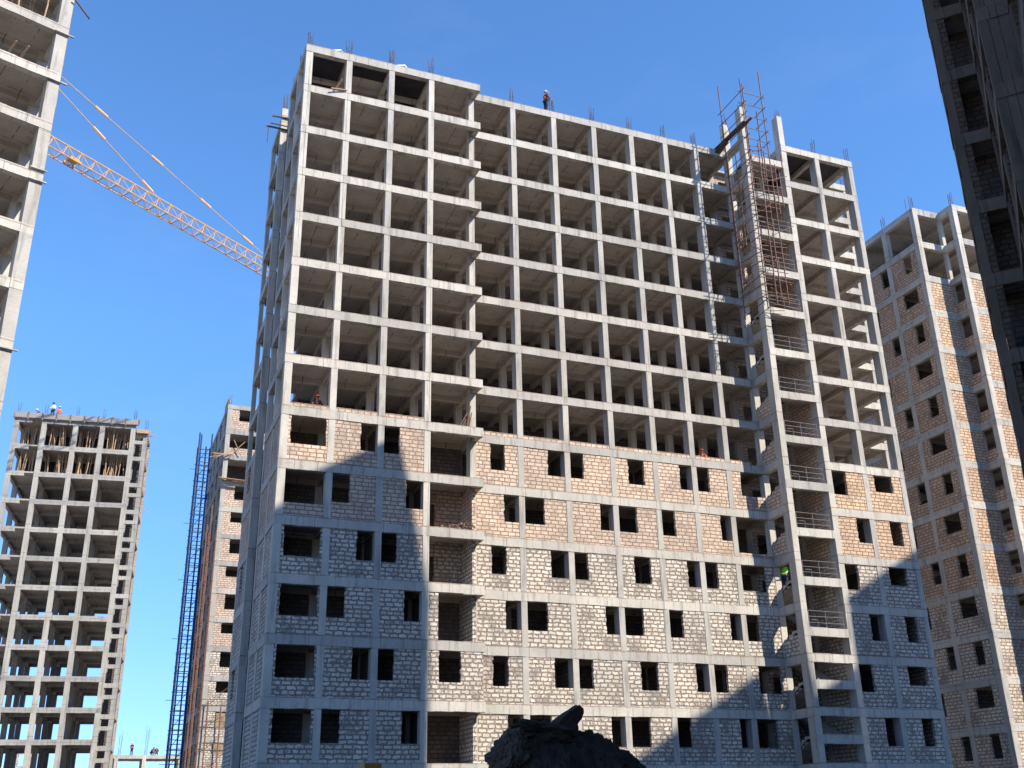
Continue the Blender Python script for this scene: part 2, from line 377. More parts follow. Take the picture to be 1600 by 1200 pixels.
for k in range(16):
    z = L[k]
    M.beam_x([8.27, 11.01, 13.75, 16.38, AE-1.2, AE], YA-0.012, YA+0.33, z)
    M.beam_x([19.42]+BX[1:-1]+[39.05], YB-0.012, YB+0.33, z)
    M.beam_x([42.25, 45.3, 48.49], YC-0.012, YC+0.33, z)
    sb = MB()
    M.beam_y([53.5, 55.75, 58.5], 8.255, 8.60, z, mb=sb); M.add(sb, 'side_beam', CON)
    sb = MB(); M.beam_y([60.8, R3+0.2], 8.14, 8.45, z, mb=sb); M.add(sb, 'side_beam', CON)
    sb = MB(); M.beam_y([YA+0.34, YB+0.6], AE-0.32, AE-0.02, z-0.01, mb=sb)            # return at the balcony end
    M.add(sb, 'return_beam', CON)
    M.beam_y([YC+0.34, R1, R2, R3+0.2], 48.15, 48.5, z-0.004, name='right_side_beam', out=1)
    sb = MB()                                                      # stair tower side
    M.beam_y([YC+0.34, YB+0.02], 39.08, 39.40, z-0.004, mb=sb); M.add(sb, 'stair_side_beam', CON)
    cb = MB()                                                      # beams under the slab
    for x in AX[1:]: cb.box(x-0.14, x+0.14, YA+0.34, R3, z-0.50+J(0.01), z-0.1)
    for x in BX[:-1]: cb.box(x-0.14, x+0.14, YB+0.34, R3, z-0.50+J(0.01), z-0.1)
    for x in CX[:2]: cb.box(x-0.14, x+0.14, YC+0.34, R3, z-0.50+J(0.01), z-0.1)
    cb.box(39.10, 39.38, YB+0.34, R3, z-0.495, z-0.1)
    for y, xa in ((R1, 19.6), (R2, 9.9)):
        cb.box(xa, 48.15, y-0.15, y+0.15, z-0.485, z-0.11)
    cb.box(8.7, 19.5, 55.8, 56.1, z-0.485, z-0.11)
    cb.box(42.6, 48.15, 54.95, 55.25, z-0.482, z-0.11)
    cb.box(8.5, 48.49, R3-0.15, R3+0.22, z-0.51, z)
    M.add(cb, 'ceiling_beam', SOF)
    M.slab([(8.30, 19.66, YA+0.05, 58.45), (9.9, 19.66, 58.45, 60.85), (8.2, 19.66, 60.85, R3+0.1), (19.66, 39.1, YB+0.05, R3+0.1),
            (39.1, 42.3, 56.3, R3+0.1), (42.3, 48.46, YC+0.05, R3+0.1)], z)
for x in (42.46, 45.3): M.column(x, 55.1, ZT-0.02, 0.4, 0.4)
M.column(50.0, 54.95, ZT-0.6, 0.42, 0.42); M.column(50.0, R1+1.5, ZT-0.6, 0.4, 0.4); M.column(50.0, R3, ZT-0.6, 0.4, 0.4)
for k in range(16):
    z = L[k]-0.02
    M.beam_x([48.5, 50.22], 54.72, 55.05, z, name='setback_beam'); sb = MB(); M.beam_y([55.05, R3+0.2], 49.9, 50.2, z-0.004, mb=sb, out=1); M.add(sb, 'setback_beam', CON)
    if k: M.slab([(48.5, 50.15, 54.78, R3+0.1)], z)
M.rebar(50.0, 54.95, ZR, 1.0, 6)
# dark form sheets left under the roof slab of the top storey
fm = MB(); fm.box(8.65, 10.8, YA+0.4, 56.9, L[0]-0.23, L[0]-0.19); fm.box(11.2, 13.6, YA+0.4, 54.9, L[0]-0.23, L[0]-0.19)
fm.box(13.95, 16.2, YA+0.4, 56.9, L[0]-0.23, L[0]-0.19)
M.add(fm, 'form_sheet', FILM)
fm = MB(); fm.box(42.8, 45.1, YC+0.4, 56.9, L[0]-0.23, L[0]-0.19); fm.box(45.5, 48.0, YC+0.4, 55.4, L[0]-0.23, L[0]-0.19); M.add(fm, 'form_sheet', FILM)

# block infill -----------------------------------------------------------
def holez(k, sill=0.92): return (L[k+1]+sill, L[k]-BH+0.02)
def bm(k): return BPK if k < 10 else BWH
def panel(T, x0, x1, y, k, holes, mat, th=0.2, inset=0.03, name='brick_infill', ax='x'):
    return T.wall(ax, x0, x1, y+inset, th, L[k+1], L[k]-BH+0.04, holes, mat, name)
hw = 0.16
for k in range(8, 15):
    ev = (k % 2 == 0); za, zb = holez(k); m_ = bm(k)
    # left block
    a0 = (8.84, 10.74) if k != 9 else (8.5, 11.0)
    panel(M, 8.5+hw, 11.01-hw, YA, k, [(a0[0], a0[1], L[k+1]+(0.86 if k != 9 else 0.62), zb)], m_)
    panel(M, 11.01+hw, 13.75-hw, YA, k, [(12.62, 13.6, za, zb)] if ev else [(11.0, 12.15, za, zb)], m_)
    panel(M, 13.75+hw, 16.38-hw, YA, k, [(13.8, 14.80, za, zb)] if ev else [(15.23, 16.4, za, zb)], m_)
    if k == 11: panel(M, 16.38+hw, 17.1, YA, k, [], m_)
    if k == 12: panel(M, 16.38+hw, AE-0.1, YA, k, [(17.15, 18.35, za, zb)], m_)
    if k >= 9 and k != 12:
        M.wall('y', YA+0.6, R1, 19.2, 0.2, L[k+1], L[k]-BH+0.04, [], m_, 'balcony_wall')
        M.wall('x', 16.6, 19.2, 55.6 if k < 11 else 56.4, 0.2, L[k+1], L[k]-0.2, [(16.6, 17.6, L[k+1], L[k]-0.9)], m_, 'balcony_wall')
    # recessed middle
    H = [[(20.47, 21.36)], [(24.06, 25.3)], [(25.4, 26.39)], [(29.35, 30.45)], [(32.91, 33.9)], [(34.0, 35.02)], [(37.3, 39.2)]] if ev else \
        [[(21.26, 22.3)], [(22.4, 23.78)], [(27.33, 28.3)], [(28.4, 29.75)], [(31.3, 32.35)], [(35.52, 36.4)], [(36.5, 39.2)]]
    if k == 10: H[6] = [(36.5, 38.45)]
    if k == 11: H[6] = [(36.5, 37.6)]
    if k == 12: H[6] = [(37.15, 38.75)]
    if k == 13: H[6] = [(36.5, 38.1)]
    if k == 14: H[6] = [(37.3, 38.4)]
    for i in range(7):
        x0, x1 = BX[i]+hw, BX[i+1]-hw
        sl_ = za if not (i == 6 and k == 9) else L[k+1]+0.25
        panel(M, x0, x1, YB, k, [(a, b, sl_, zb) for a, b in H[i]], m_)
    # right block
    H = {8: [(42.4, 43.77, za), (45.97, 47.41, 19.28)], 9: [(44.08, 45.4, za), (46.68, 47.59, za)], 10: [(42.4, 43.67, za), (46.03, 47.43, 13.32)],
         11: [(44.02, 45.4, za), (46.69, 47.57, za)], 12: [(42.4, 43.72, za), (46.27, 47.73, 7.23)], 13: [(44.0, 45.4, za), (46.7, 47.6, za)],
         14: [(42.4, 43.7, za), (46.1, 47.5, 1.3)]}[k]
    for i in range(2):
        h = H[i]; panel(M, CX[i]+hw, CX[i+1]-hw, YC, k, [(h[0], h[1], h[2], zb)], BTN if k < 10 else m_)
    # sides and rear
    for (y0, y1) in ((53.55, 55.57), (55.93, 58.1)):
        M.wall('y', y0, y1, 8.31, 0.2, L[k+1], L[k]-BH+0.04, [], m_, 'side_wall')
    M.wall('y', 61.2, 64.5, 8.17, 0.2, L[k+1], L[k]-BH+0.04, [(62.6, 63.6, za, zb)] if ev else [], m_, 'side_wall')
    for (y0, y1) in ((YC+0.4, R1-0.2), (R1+0.2, R2-0.2), (R2+0.2, R3-0.2)):
        M.wall('y', y0, y1, 48.24, 0.2, L[k+1], L[k]-BH+0.04, [(y0+0.9, y1-0.9, za, zb)] if y0 > 58 else [], m_, 'side_wall')
    M.wall('x', 8.5, 39.2, R3-0.1, 0.2, L[k+1], L[k]-BH+0.04, [(a, a+1.1, za, zb) for a in (10, 15, 21, 26, 32)], m_, 'rear_wall')
    M.wall('x', 42.6, 48.1, R3-0.1, 0.2, L[k+1], L[k]-BH+0.04, [], m_, 'rear_wall')
    M.wall('x', 8.7, 19.3, 55.9, 0.2, L[k+1], L[k]-0.47, [], INN, 'partition_wall')  # long partitions shaped without doors to keep light out of the rooms
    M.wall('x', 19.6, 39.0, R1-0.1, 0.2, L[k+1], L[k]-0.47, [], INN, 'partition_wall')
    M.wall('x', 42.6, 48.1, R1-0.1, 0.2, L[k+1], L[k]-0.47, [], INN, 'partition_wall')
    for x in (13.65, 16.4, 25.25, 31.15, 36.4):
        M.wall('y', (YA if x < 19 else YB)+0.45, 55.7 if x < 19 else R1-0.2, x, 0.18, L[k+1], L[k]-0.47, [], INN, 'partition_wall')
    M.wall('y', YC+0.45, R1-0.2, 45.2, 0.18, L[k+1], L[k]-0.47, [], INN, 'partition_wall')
# single course laid on the edge beam of the next storey up
for x0, x1, y in ((8.7, 10.8, YA), (11.2, 13.55, YA), (13.95, 16.18, YA), (19.6, 22.15, YB), (22.55, 25.13, YB), (25.53, 28.15, YB),
                  (28.55, 31.04, YB), (31.44, 33.74, YB), (34.14, 36.27, YB), (36.67, 38.2, YB)):
    M.wall('x', x0, x1, y+0.03, 0.2, L[8]-0.01, L[8]+0.22, [], BPK, 'block_course')
# a few remains of walls in the right block's open storeys
M.wall('x', 45.6, 48.0, R2-0.1, 0.2, L[8], L[7]-0.5, [(46.2, 46.9, L[8], L[7]-0.9)], BPK, 'inner_wall')
M.wall('x', 45.6, 48.0, R2-0.1, 0.2, L[7], L[6]-0.5, [(46.2, 47.0, L[7], L[6]-0.9)], BPK, 'inner_wall')
M.wall('x', 45.6, 48.0, R2-0.1, 0.2, L[6], L[5]-0.5, [], BPK, 'inner_wall')
for k in range(0, 8):  # added dark walls that deepen the shade at the back of the bays
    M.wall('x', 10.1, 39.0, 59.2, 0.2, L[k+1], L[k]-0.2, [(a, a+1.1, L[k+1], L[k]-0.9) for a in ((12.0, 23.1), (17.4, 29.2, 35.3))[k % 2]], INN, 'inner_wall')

# stair tower --------------------------------------------------------------
for k in range(16):
    zt = L[k]-1.5
    if zt > -1:
        M.beam_x([39.12, 40.8, 42.6], YC-0.010, YC+0.28, zt, 0.50, name='landing_beam')
    ls = MB(); ls.box(39.45, 42.25, YC+0.28, 53.35, zt-0.16, zt)
    if zt > -1: M.add(ls, 'stair_landing', SOF)
    if k >= 12: M.beam_x([39.12, 40.8, 42.6], YC-0.012, YC+0.28, L[k], 0.50, name='landing_beam')
    for (xa, xb, za_, zb_, ya, yb) in ((39.5, 40.75, L[k]-1.5, L[k]-3.0, 53.35, 56.4), (40.95, 42.2, L[k]-1.5, L[k], 53.35, 56.4)):
        if min(za_, zb_) < -2: continue
        if k == 0 and zb_ > za_: pass
        f_ = MB(); n = 9
        dz = (zb_-za_)/n; dy = (yb-ya)/n
        f_.hexa([(xa, ya, za_-0.30), (xb, ya, za_-0.30), (xb, yb, zb_-0.30), (xa, yb, zb_-0.30), (xa, ya, za_-0.12), (xb, ya, za_-0.12), (xb, yb, zb_-0.12), (xa, yb, zb_-0.12)])
        for i in range(n):
            zz = za_+dz*(i+ (1 if dz > 0 else 0)); f_.box(xa, xb, ya+dy*i, ya+dy*(i+1), min(za_+dz*i, za_+dz*(i+1))-0.14, max(za_+dz*i, za_+dz*(i+1)))
        M.add(f_, 'stair_flight', SOF)
    if k < 15:
        mt = BPK if k < 10 else BWH
        if k >= 1: M.wall('y', YC+0.45, R1-0.2, 42.27, 0.18, L[k+1], L[k]-0.47, [(55.6, 56.6, L[k+1], L[k]-0.9)], mt, 'stair_wall')
        M.wall('x', 39.45, 42.25, R1-0.1, 0.2, L[k+1], L[k]-0.47, [(39.9, 41.2, L[k+1]+0.05, L[k]-0.8)], mt, 'stair_wall')
        if k in (3, 6, 7, 8, 9, 11): M.wall('y', YC+0.42, YB, 39.12, 0.2, L[k+1], L[k+1]+1.15, [(53.5, YB, L[k+1]+0.9, 99)], mt, 'stair_wall')
        if k in (2, 3): M.wall('y', YC+0.42, YB, 39.14, 0.2, L[k+1]+1.15, L[k]-BH+0.03, [(52.9, 53.7, L[k+1]+1.3, 99)], mt, 'stair_wall')
    if 2 <= k <= 11:
        r_ = MB(); za_ = zt
        for x in (39.65, 40.85, 42.1): r_.bar((x, YC+0.12, za_-0.02), (x, YC+0.12, za_+1.0), 0.022, 5)
        for h in (0.3, 0.66, 1.0): r_.bar((39.6+J(.04), YC+0.12, za_+h+J(.02)), (42.2, YC+0.12, za_+h+J(.03)), 0.018, 5)
        if k in (7, 8, 9, 10, 11):
            r_.bar((39.75, YC+0.06, za_+0.45), (40.2, YC+0.06, za_+0.45), 0.018, 5); r_.bar((40.2, YC+0.06, za_+0.45), (40.2, YC+0.06, za_), 0.018, 5)
        M.add(r_, 'stair_railing', STEEL)
# rebar on the roof
for i, x in enumerate(AX): M.rebar(x, YA+0.21, ZR, 1.25, 5+i % 3, 0.16, 0.09)
for i, x in enumerate(BX[1:-1]): M.rebar(x, YB+0.21, ZR, 1.2, 4+i % 3, 0.16, 0.09)
M.rebar(19.4, YB+0.21, ZR, 0.7)
for x in CX[1:]: M.rebar(x, YC+0.21, ZR, 1.2, 6)
for y in (55.75, 58.3): M.rebar(8.5, y, ZR, 1.4, 6)
M.rebar(8.34, 61.02, ZT+0.6, 1.3, 6)
for (x, y, z) in ((39.26, YB+.21, 47.4), (39.3, YC+.21, 47.5), (42.46, YC+.21, 47.5)): M.rebar(x, y, z, 0.5, 4)
for x in (28.35, 36.47, 48.28): M.rebar(x, R3, ZR, 1.1)
M.rebar(48.28, R2, ZR, 1.2, 6)

# ================================================================= tower behind on the right
T = Tower('apartment_tower', 'unfinished tower clad in tan blocks behind the right end of the central block', (56.7, 55.1), 0, (56.7, 55.1, GZ))
TZ = 44.6; TL = [TZ-3*k for k in range(16)]
def tpanel(T_, LL, ax, a0, a1, pos, k, holes, mat, name='brick_infill', th=0.2):
    return T_.wall(ax, a0, a1, pos, th, LL[k+1], LL[k]-BH+0.04, holes, mat, name)
tcols = [(56.9, 55.3), (56.9, 58.6), (56.9, 61.6), (59.5, 53.8), (63.2, 53.8), (67, 53.8), (67, 58.6), (63.2, 58.6), (60.6, 58.6), (56.9, 65), (60.6, 65), (67, 65), (63.2, 65)]
for x, y in tcols: T.column(x, y, TZ-0.02, 0.45, 0.45)
T.column(59.5, 55.3, TZ-0.04, 0.3, 0.3)
for k in range(16):
    z = TL[k]
    T.beam_x([56.68, 58.3, 59.3], 55.07, 55.4, z)
    T.beam_x([59.28, 63.2, 67.2], 53.57, 53.9, z)
    T.beam_y([55.4, 58.6, 61.6, 65.2], 56.66, 57.0, z)
    T.beam_y([53.9, 55.4], 59.26, 59.6, z-0.004, name='return_beam')
    cb = MB()
    for y in (58.6, 61.6, 65): cb.box(57, 67.2, y-0.14, y+0.14, z-0.5, z-0.1)
    for x in (60.6, 63.2, 66.95): cb.box(x-0.14, x+0.14, 53.9, 65, z-0.49, z-0.1)
    T.add(cb, 'ceiling_beam', SOF)
    T.slab([(56.75, 59.6, 55.15, 65.1), (59.6, 67.1, 53.65, 65.1)], z)
for k in range(15):
    zt = TL[k]-BH+0.02; sl_ = TL[k+1]+0.92; mt = BTN if k < 10 or k == 14 else BCR; ev = k % 2 == 0
    if k >= 1:
        tpanel(T, TL, 'y', 55.5, 58.4, 56.72, k, [(56.1, 57.7, sl_+0.1, zt)] if ev else [(56.2, 57.1, sl_-0.05, zt)], mt, 'side_wall')
        tpanel(T, TL, 'y', 58.8, 61.4, 56.72, k, [(60.6, 61.5, sl_, zt)] if ev else [(58.7, 59.7, sl_, zt)], mt, 'side_wall')
        tpanel(T, TL, 'y', 61.8, 64.8, 56.72, k, [], mt, 'side_wall')
        T.wall('x', 57.1, 67, 58.5, 0.2, TL[k+1], TL[k]-0.48, [], INN, 'partition_wall'); T.wall('y', 58.8, 65, 60.4, 0.2, TL[k+1], TL[k]-0.48, [], INN, 'partition_wall')
    if k >= 2:
        tpanel(T, TL, 'x', 57.12, 59.4, 55.1, k, [], mt)
        tpanel(T, TL, 'x', 59.7, 63.0, 53.6, k, [(61.6, 62.6, sl_, zt)], mt)
        tpanel(T, TL, 'x', 63.4, 66.8, 53.6, k, [(64.2, 65.3, sl_, zt)] if ev else [(65.2, 66.6, sl_, zt)], mt)
        T.wall('y', 54.02, 55.1, 59.32, 0.2, TL[k+1], TL[k+1]+0.85, [], mt, 'side_wall')
for (x, y) in tcols[:6]: T.rebar(x, y, TZ, 1.2, 6)
hg = MB(); hg.bar((56.9, 55.9, TZ), (56.95, 55.9, TZ+1.3), 0.02); T.add(hg, 'starter_bars', REBAR)

# ================================================================= near tower on the left
U = Tower('concrete_tower', 'near unfinished concrete frame tower cut off by the left edge of the photo', (-4.65, 49.27), R(19.2), (0, 0, GZ))
UZ = 45.07; UL = [UZ-3*k for k in range(16)]
ux = [-0.3, -4.1, -7.9, -11.7]; uy = [0.3, 2.9, 7.8, 12.6]
for x in ux:
    for y in uy: U.column(x, y, UZ-0.02, 0.6, 0.6 if y == 0.3 else 0.45)
for k in range(16):
    z = UL[k]
    U.beam_x([0.0, -0.62, -2.2, -4.1, -7.9, -12][::-1], -0.012, 0.35, z)
    U.beam_y([0.36, 2.9, 7.8, 12.85], -0.40, -0.02, z, out=1)
    cb = MB()
    for x in ux[1:]: cb.box(x-0.16, x+0.16, 0.35, 12.8, z-0.5, z-0.1)
    for y in uy[1:]: cb.box(-12, -0.4, y-0.15, y+0.15, z-0.49, z-0.1)
    U.add(cb, 'ceiling_beam', SOF)
    U.slab([(-12, -0.05, 0.05, 12.8)], z)
for k in range(2, 14):       # remains of formwork ledges at the corner column
    if k in (2, 3, 5, 8):
        fm = MB(); zz = UL[k]-BH-0.03
        fm.plank((-0.7, -0.09, zz-0.02), (0.22+J(.1), -0.09, zz-0.02), 0.12, 0.05); U.add(fm, 'form_ledger', CON)
        if k == 5: fm = MB(); fm.plank((-0.7, -0.09, zz+BH+0.1), (0.1, -0.09, zz+BH+0.1), 0.12, 0.05); U.add(fm, 'form_ledger', CON)
props_u = []

# ================================================================= far tower, lower left
V = Tower('far_frame_tower', 'far open frame tower at lower left with timber props under its two top slabs', (2.3, 117.0), R(-7), (0, 0, GZ), con=CONG)
VZ = 41.7; VL = [VZ-3*k for k in range(15)]
vx = [-11.9, -9.15, -5.95, -3.2, 0.0]; vy = [0.2, 4.6, 9.0, 12.5]
for x in vx:
    for y in vy: V.column(x, y, VZ-0.02, 0.5, 0.45)
V.column(1.3, 0.5, VZ-1.0, 0.45, 0.45); V.column(1.3, 4.6, VZ-1, 0.45, 0.45)
for k in range(15):
    z = VL[k]
    V.beam_x([-9.4, -5.95, -3.2, 0.24], -0.03, 0.35, z)
    V.beam_x([-12.1, -10.35], -0.03, 0.35, z)
    sb = MB(); V.beam_x([0.24, 1.52], 0.25, 0.6, z-0.6, mb=sb, h=0.45); V.add(sb, 'landing_beam', CONG)
    if k != 1: V.beam_x([0.24, 1.52], 0.25, 0.6, z-1.75, h=0.4, name='landing_beam')
    cb = MB()
    for x in vx: cb.box(x-0.15, x+0.15, 0.35, 12.7, z-0.5, z-0.1)
    cb.box(1.15, 1.5, 0.6, 4.8, z-0.9, z-0.5)
    V.wall('x', 0.25, 1.5, 1.6, 0.15, z-3.4, z-0.4, [], INN, 'stair_dark_wall')  # added dark wall so the stair openings read unlit
    for y in vy[1:]: cb.box(-12, 0.2, y-0.2, y+0.2, z-0.49, z)
    V.add(cb, 'ceiling_beam', SOF)
    V.slab([(-12.1, 0.2, 0.02, 12.7)], z)
    if k < 3: V.wall('x', -11.7, -0.3, 8.9, 0.18, VL[k+1] if k < 14 else 0, z-0.48, [(-8.6, -7.4, 0, 99)] if k > 2 else [], INN, 'inner_wall')  # added dark wall so the top storeys read darker inside
fm = MB()
for i in range(9):
    a = -12.2+i*1.42; fm.box(a+0.03, a+1.36, -0.22, -0.14, VZ-0.05, VZ+0.55)
V.add(fm, 'formwork_panel', LINT)
fm = MB()
fm.box(-12.3, 0.6, -0.3, -0.05, VZ-0.12, VZ-0.04)
for i in range(10): fm.box(-12.25+i*1.42, -12.15+i*1.42, -0.32, -0.22, VZ-0.3, VZ+0.62)
V.add(fm, 'formwork_rail', FORM)
fm = MB(); fm.box(0.4, 1.7, -0.1, 0.1, VZ-0.95, VZ-0.55)
V.add(fm, 'formwork_rail', WOOD)
for i in range(34):
    fm = MB(); zz = VZ-0.6-i*0.26; fm.plank((1.55, 0.4, zz), (1.85+J(.25), 0.3, zz+J(.1)), 0.07, 0.06); V.add(fm, 'column_clamp', WOOD)
for a_, b_ in (((1.4, 0.2, VZ-0.8), (2.5, 0.2, VZ-1.1)), ((1.6, 0.2, VZ-9.2), (2.7, 0.2, VZ-9.9))):
    fm = MB(); fm.plank(a_, b_, 0.08, 0.06); V.add(fm, 'loose_plank', WOOD)
for x in vx: V.rebar(x, 0.2, VZ+0.5, 1.2, 4)
V.rebar(1.3, 0.5, VZ-0.6, 1.4, 5); V.rebar(-0.3, 4, VZ, 3.2, 1, tie=False)

def prop_mesh(h, r):
    m = MB(); m.bar((0, 0, 0), (J(.03), J(.03), h*0.5), r*1.1, 5, r); m.bar((J(.01), 0, h*0.5), (0, 0, h), r, 5, r*0.85); return m
def put_props(Tw, xs, y0, y1, z0, h, n, label, group, r=0.045):
    proto = None
    rot = Tw.root.rotation_euler.z; c, s_ = math.cos(rot), math.sin(rot); bx, by = Tw.root.location.x, Tw.root.location.y
    for i in range(n):
        lx = random.uniform(xs[0], xs[1]); ly = random.uniform(y0, y1)
        if proto is None:
            proto = prop_mesh(h, r).build('timber_prop', WOOD); o = proto; tag(o, label, 'prop', group)
        else: o = proto.copy(); COL.objects.link(o)
        o.location = (bx+c*lx-s_*ly, by+s_*lx+c*ly, z0)
        o.rotation_euler = (J(0.09), random.gauss(0, 0.09), J(3))
for k in (0, 1): V.wall('x', -11.7, -0.3, 4.3, 0.12, VL[k+1], VL[k]-0.45, [], FILM, 'dark_backdrop')  # added dark screen standing in for the shade behind the props
for k in (0, 1):
    for i in range(4):
        put_props(V, (vx[i]+0.35, vx[i+1]-0.35), 0.7, 2.2, VL[k+1], 2.5, 17, 'timber prop in the %s storey, %s bay from left, far left tower' % (('top', 'second')[k], ('first', 'second', 'third', 'fourth')[i]), 'props %s storey bay %d' % (('top', 'second')[k], i+1), 0.05)
put_props(U, (-3.8, -0.7), 0.5, 3.0, UL[2], 2.5, 16, 'thin pale timber prop in the top storey of the near left tower', 'timber props on the near left tower', 0.045)

# ================================================================= mid tower between them
W = Tower('slim_block_tower', 'far tower with one pale block bay of windows and scaffold pipes on its left', (12.0, 115.9), 0, (12.0, 115.9, GZ), con=CONG)
WZ = 44.95; WL = [WZ-3*k for k in range(16)]
for x, y in ((12.3, 116.1), (16, 116.1), (19.5, 116.1), (12.3, 120), (12.3, 124), (16, 131), (19.5, 131), (16, 120), (12.3, 127.5), (12.3, 131)): W.column(x, y, WZ-0.02, 0.5, 0.45)
for k in range(16):
    z = WL[k]
    W.beam_x([12.04, 16, 19.7], 115.86, 116.2, z); W.beam_y([116.2, 120, 124, 127.5, 131.2], 12.02, 12.35, z)
    cb = MB(); cb.box(12.4, 19.7, 119.9, 120.1, z-0.5, z-0.1); cb.box(15.9, 16.1, 116.2, 131, z-0.49, z-0.1); W.add(cb, 'ceiling_beam', SOF)
    W.slab([(12.1, 19.6, 115.95, 131)], z)
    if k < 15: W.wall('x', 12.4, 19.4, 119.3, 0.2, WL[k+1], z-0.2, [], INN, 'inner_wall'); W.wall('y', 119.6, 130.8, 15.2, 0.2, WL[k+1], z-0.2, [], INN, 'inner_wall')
for k in range(15):
    zt = WL[k]-BH+0.02; sl_ = WL[k+1]+0.92; mt = BPK if k < 9 else BWH
    if k in (1, 2): hs = [(12.0, 16.2, WL[k+1]+(0.9 if k == 1 else 0.02), zt)]
    elif k == 0: hs = [(13.4, 14.9, sl_+0.3, zt)]
    elif k % 2 == 0: hs = [(13.35, 15.1, sl_+0.45, zt-0.05)]
    else: hs = [(13.55, 14.6, sl_-0.1, zt-0.05)]
    if k < 11 and k > 3 and k % 2: hs = [(13.5, 14.6, sl_, zt-0.05)]
    W.wall('x', 12.55, 15.75, 115.92, 0.2, WL[k+1], WL[k]-BH+0.04, hs, mt, 'brick_infill')
    W.wall('x', 16.25, 19.3, 115.92, 0.2, WL[k+1], WL[k]-BH+0.04, [(17.5, 18.5, sl_, zt)], mt, 'brick_infill')
    if k in (11, 12, 13): bd = MB(); bd.box(hs[0][0]+0.02, hs[0][1]-0.02, 116.0, 116.06, hs[0][2], hs[0][3]); W.add(bd, 'window_board', FORM)
    for y0, y1 in ((116.35, 119.8), (120.2, 123.8), (124.2, 127.3), (127.7, 130.8)):
        W.wall('y', y0, y1, 12.08, 0.2, WL[k+1], WL[k]-BH+0.04, [(y0+0.7, y0+2.2, WL[k+1]+0.5, zt)], BWH, 'side_wall')
W.wall('y', 116.3, 119.5, 12.08, 0.2, WL[0], WL[0]+1.0, [], BTN, 'roof_parapet')
for x, y in ((12.3, 116.1), (12.3, 120), (16, 116.1)): W.rebar(x, y, WZ, 1.3)
WP = thing('work_platform', 'rough planks of a work platform across the upper storeys of the far slim tower', 'platform', (12.5, 115.3, 36)); wo = (12.5, 115.3, 36)
def wplank(a, b, wd=0.2): m = MB(); m.plank(a, b, wd, 0.05); m.build('plank', WOOD, WP, wo)
for i in range(5): wplank((11.6+i*0.1, 115.0+i*0.2, WL[3]+0.1+J(.1)), (15.6, 115.1+i*0.2, WL[3]-0.2+J(.2)))
for i in range(4): wplank((10.5+i*0.2, 115.3, WL[2]-0.4+J(.3)), (13.0, 115.4, WL[2]+0.2+J(.3)))
wplank((12.8, 115.6, WL[2]), (14.2, 115.6, WL[2]+1.6), 0.12); wplank((13.8, 115.6, WL[2]), (13.0, 115.6, WL[2]+1.7), 0.12)

# scaffolds on that tower --------------------------------------------------
S1 = thing('blue_scaffold', 'tall thin blue scaffold standing against the sky left of the far slim tower', 'scaffold', (9.9, 117, GZ))
for i, (x, y) in enumerate(((9.35, 117), (9.35, 118.2), (10.75, 117), (10.75, 118.2), (9.6, 117.6), (10.2, 117.6))):
    m = MB(); m.bar((x, y, GZ), (x+J(.05), y, 41.6-1.4*(i % 2)), 0.085, 6); m.build('pole', BLUE, S1, (9.9, 117, GZ))
for i in range(84):
    z = 0.2+i*0.475
    m = MB(); m.bar((9.2+J(.1), 117, z), (10.9+J(.15), 117, z+J(.1)), 0.045, 5); m.bar((9.35, 117, z+0.3), (9.35, 118.2, z+0.3), 0.04, 5)
    if i % 4 == 0: m.bar((9.35, 117.05, z), (10.75, 117.05, z+1.9), 0.035, 5); m.bar((9.2, 118.2, z), (10.9, 118.2, z), 0.04, 5)
    if i % 13 == 0: m.bar((8.6, 117, z), (9.4, 117, z), 0.03, 5)
    m.build('ledger', BLUE, S1, (9.9, 117, GZ))
S2 = thing('brown_scaffold', 'rusty pipe scaffold with sagging ties on the shaded left side of the far slim tower', 'scaffold', (11.2, 116, GZ))
for (x, y, zz) in ((10.95, 115.6, 30), (11.25, 115.8, 29), (11.95, 115.2, 29.3), (11.9, 115.6, 27), (11.3, 115.4, 33), (12.6, 115.4, 12), (14.0, 115.4, 12), (15.4, 115.4, 12)):
    m = MB(); m.bar((x, y, GZ), (x+J(.06), y, zz+J(1)), 0.075, 5); m.build('pole', PIPE, S2, (11.2, 116, GZ))
for i in range(14):
    z = 1+i*2.15; m = MB()
    m.bar((10.9, 115.6, z), (11.4, 115.5, z-0.25), 0.04, 5); m.bar((11.4, 115.5, z-0.25), (12.1, 115.3, z+J(.2)), 0.04, 5)
    if z < 12:
        m.bar((11.6, 115.35, z+0.8), (15.8, 115.35, z+0.8+J(.1)), 0.04, 5); m.bar((12.0, 115.35, z), (14.5, 115.35, z+2), 0.03, 5)
    m.build('ledger', PIPE, S2, (11.2, 116, GZ))

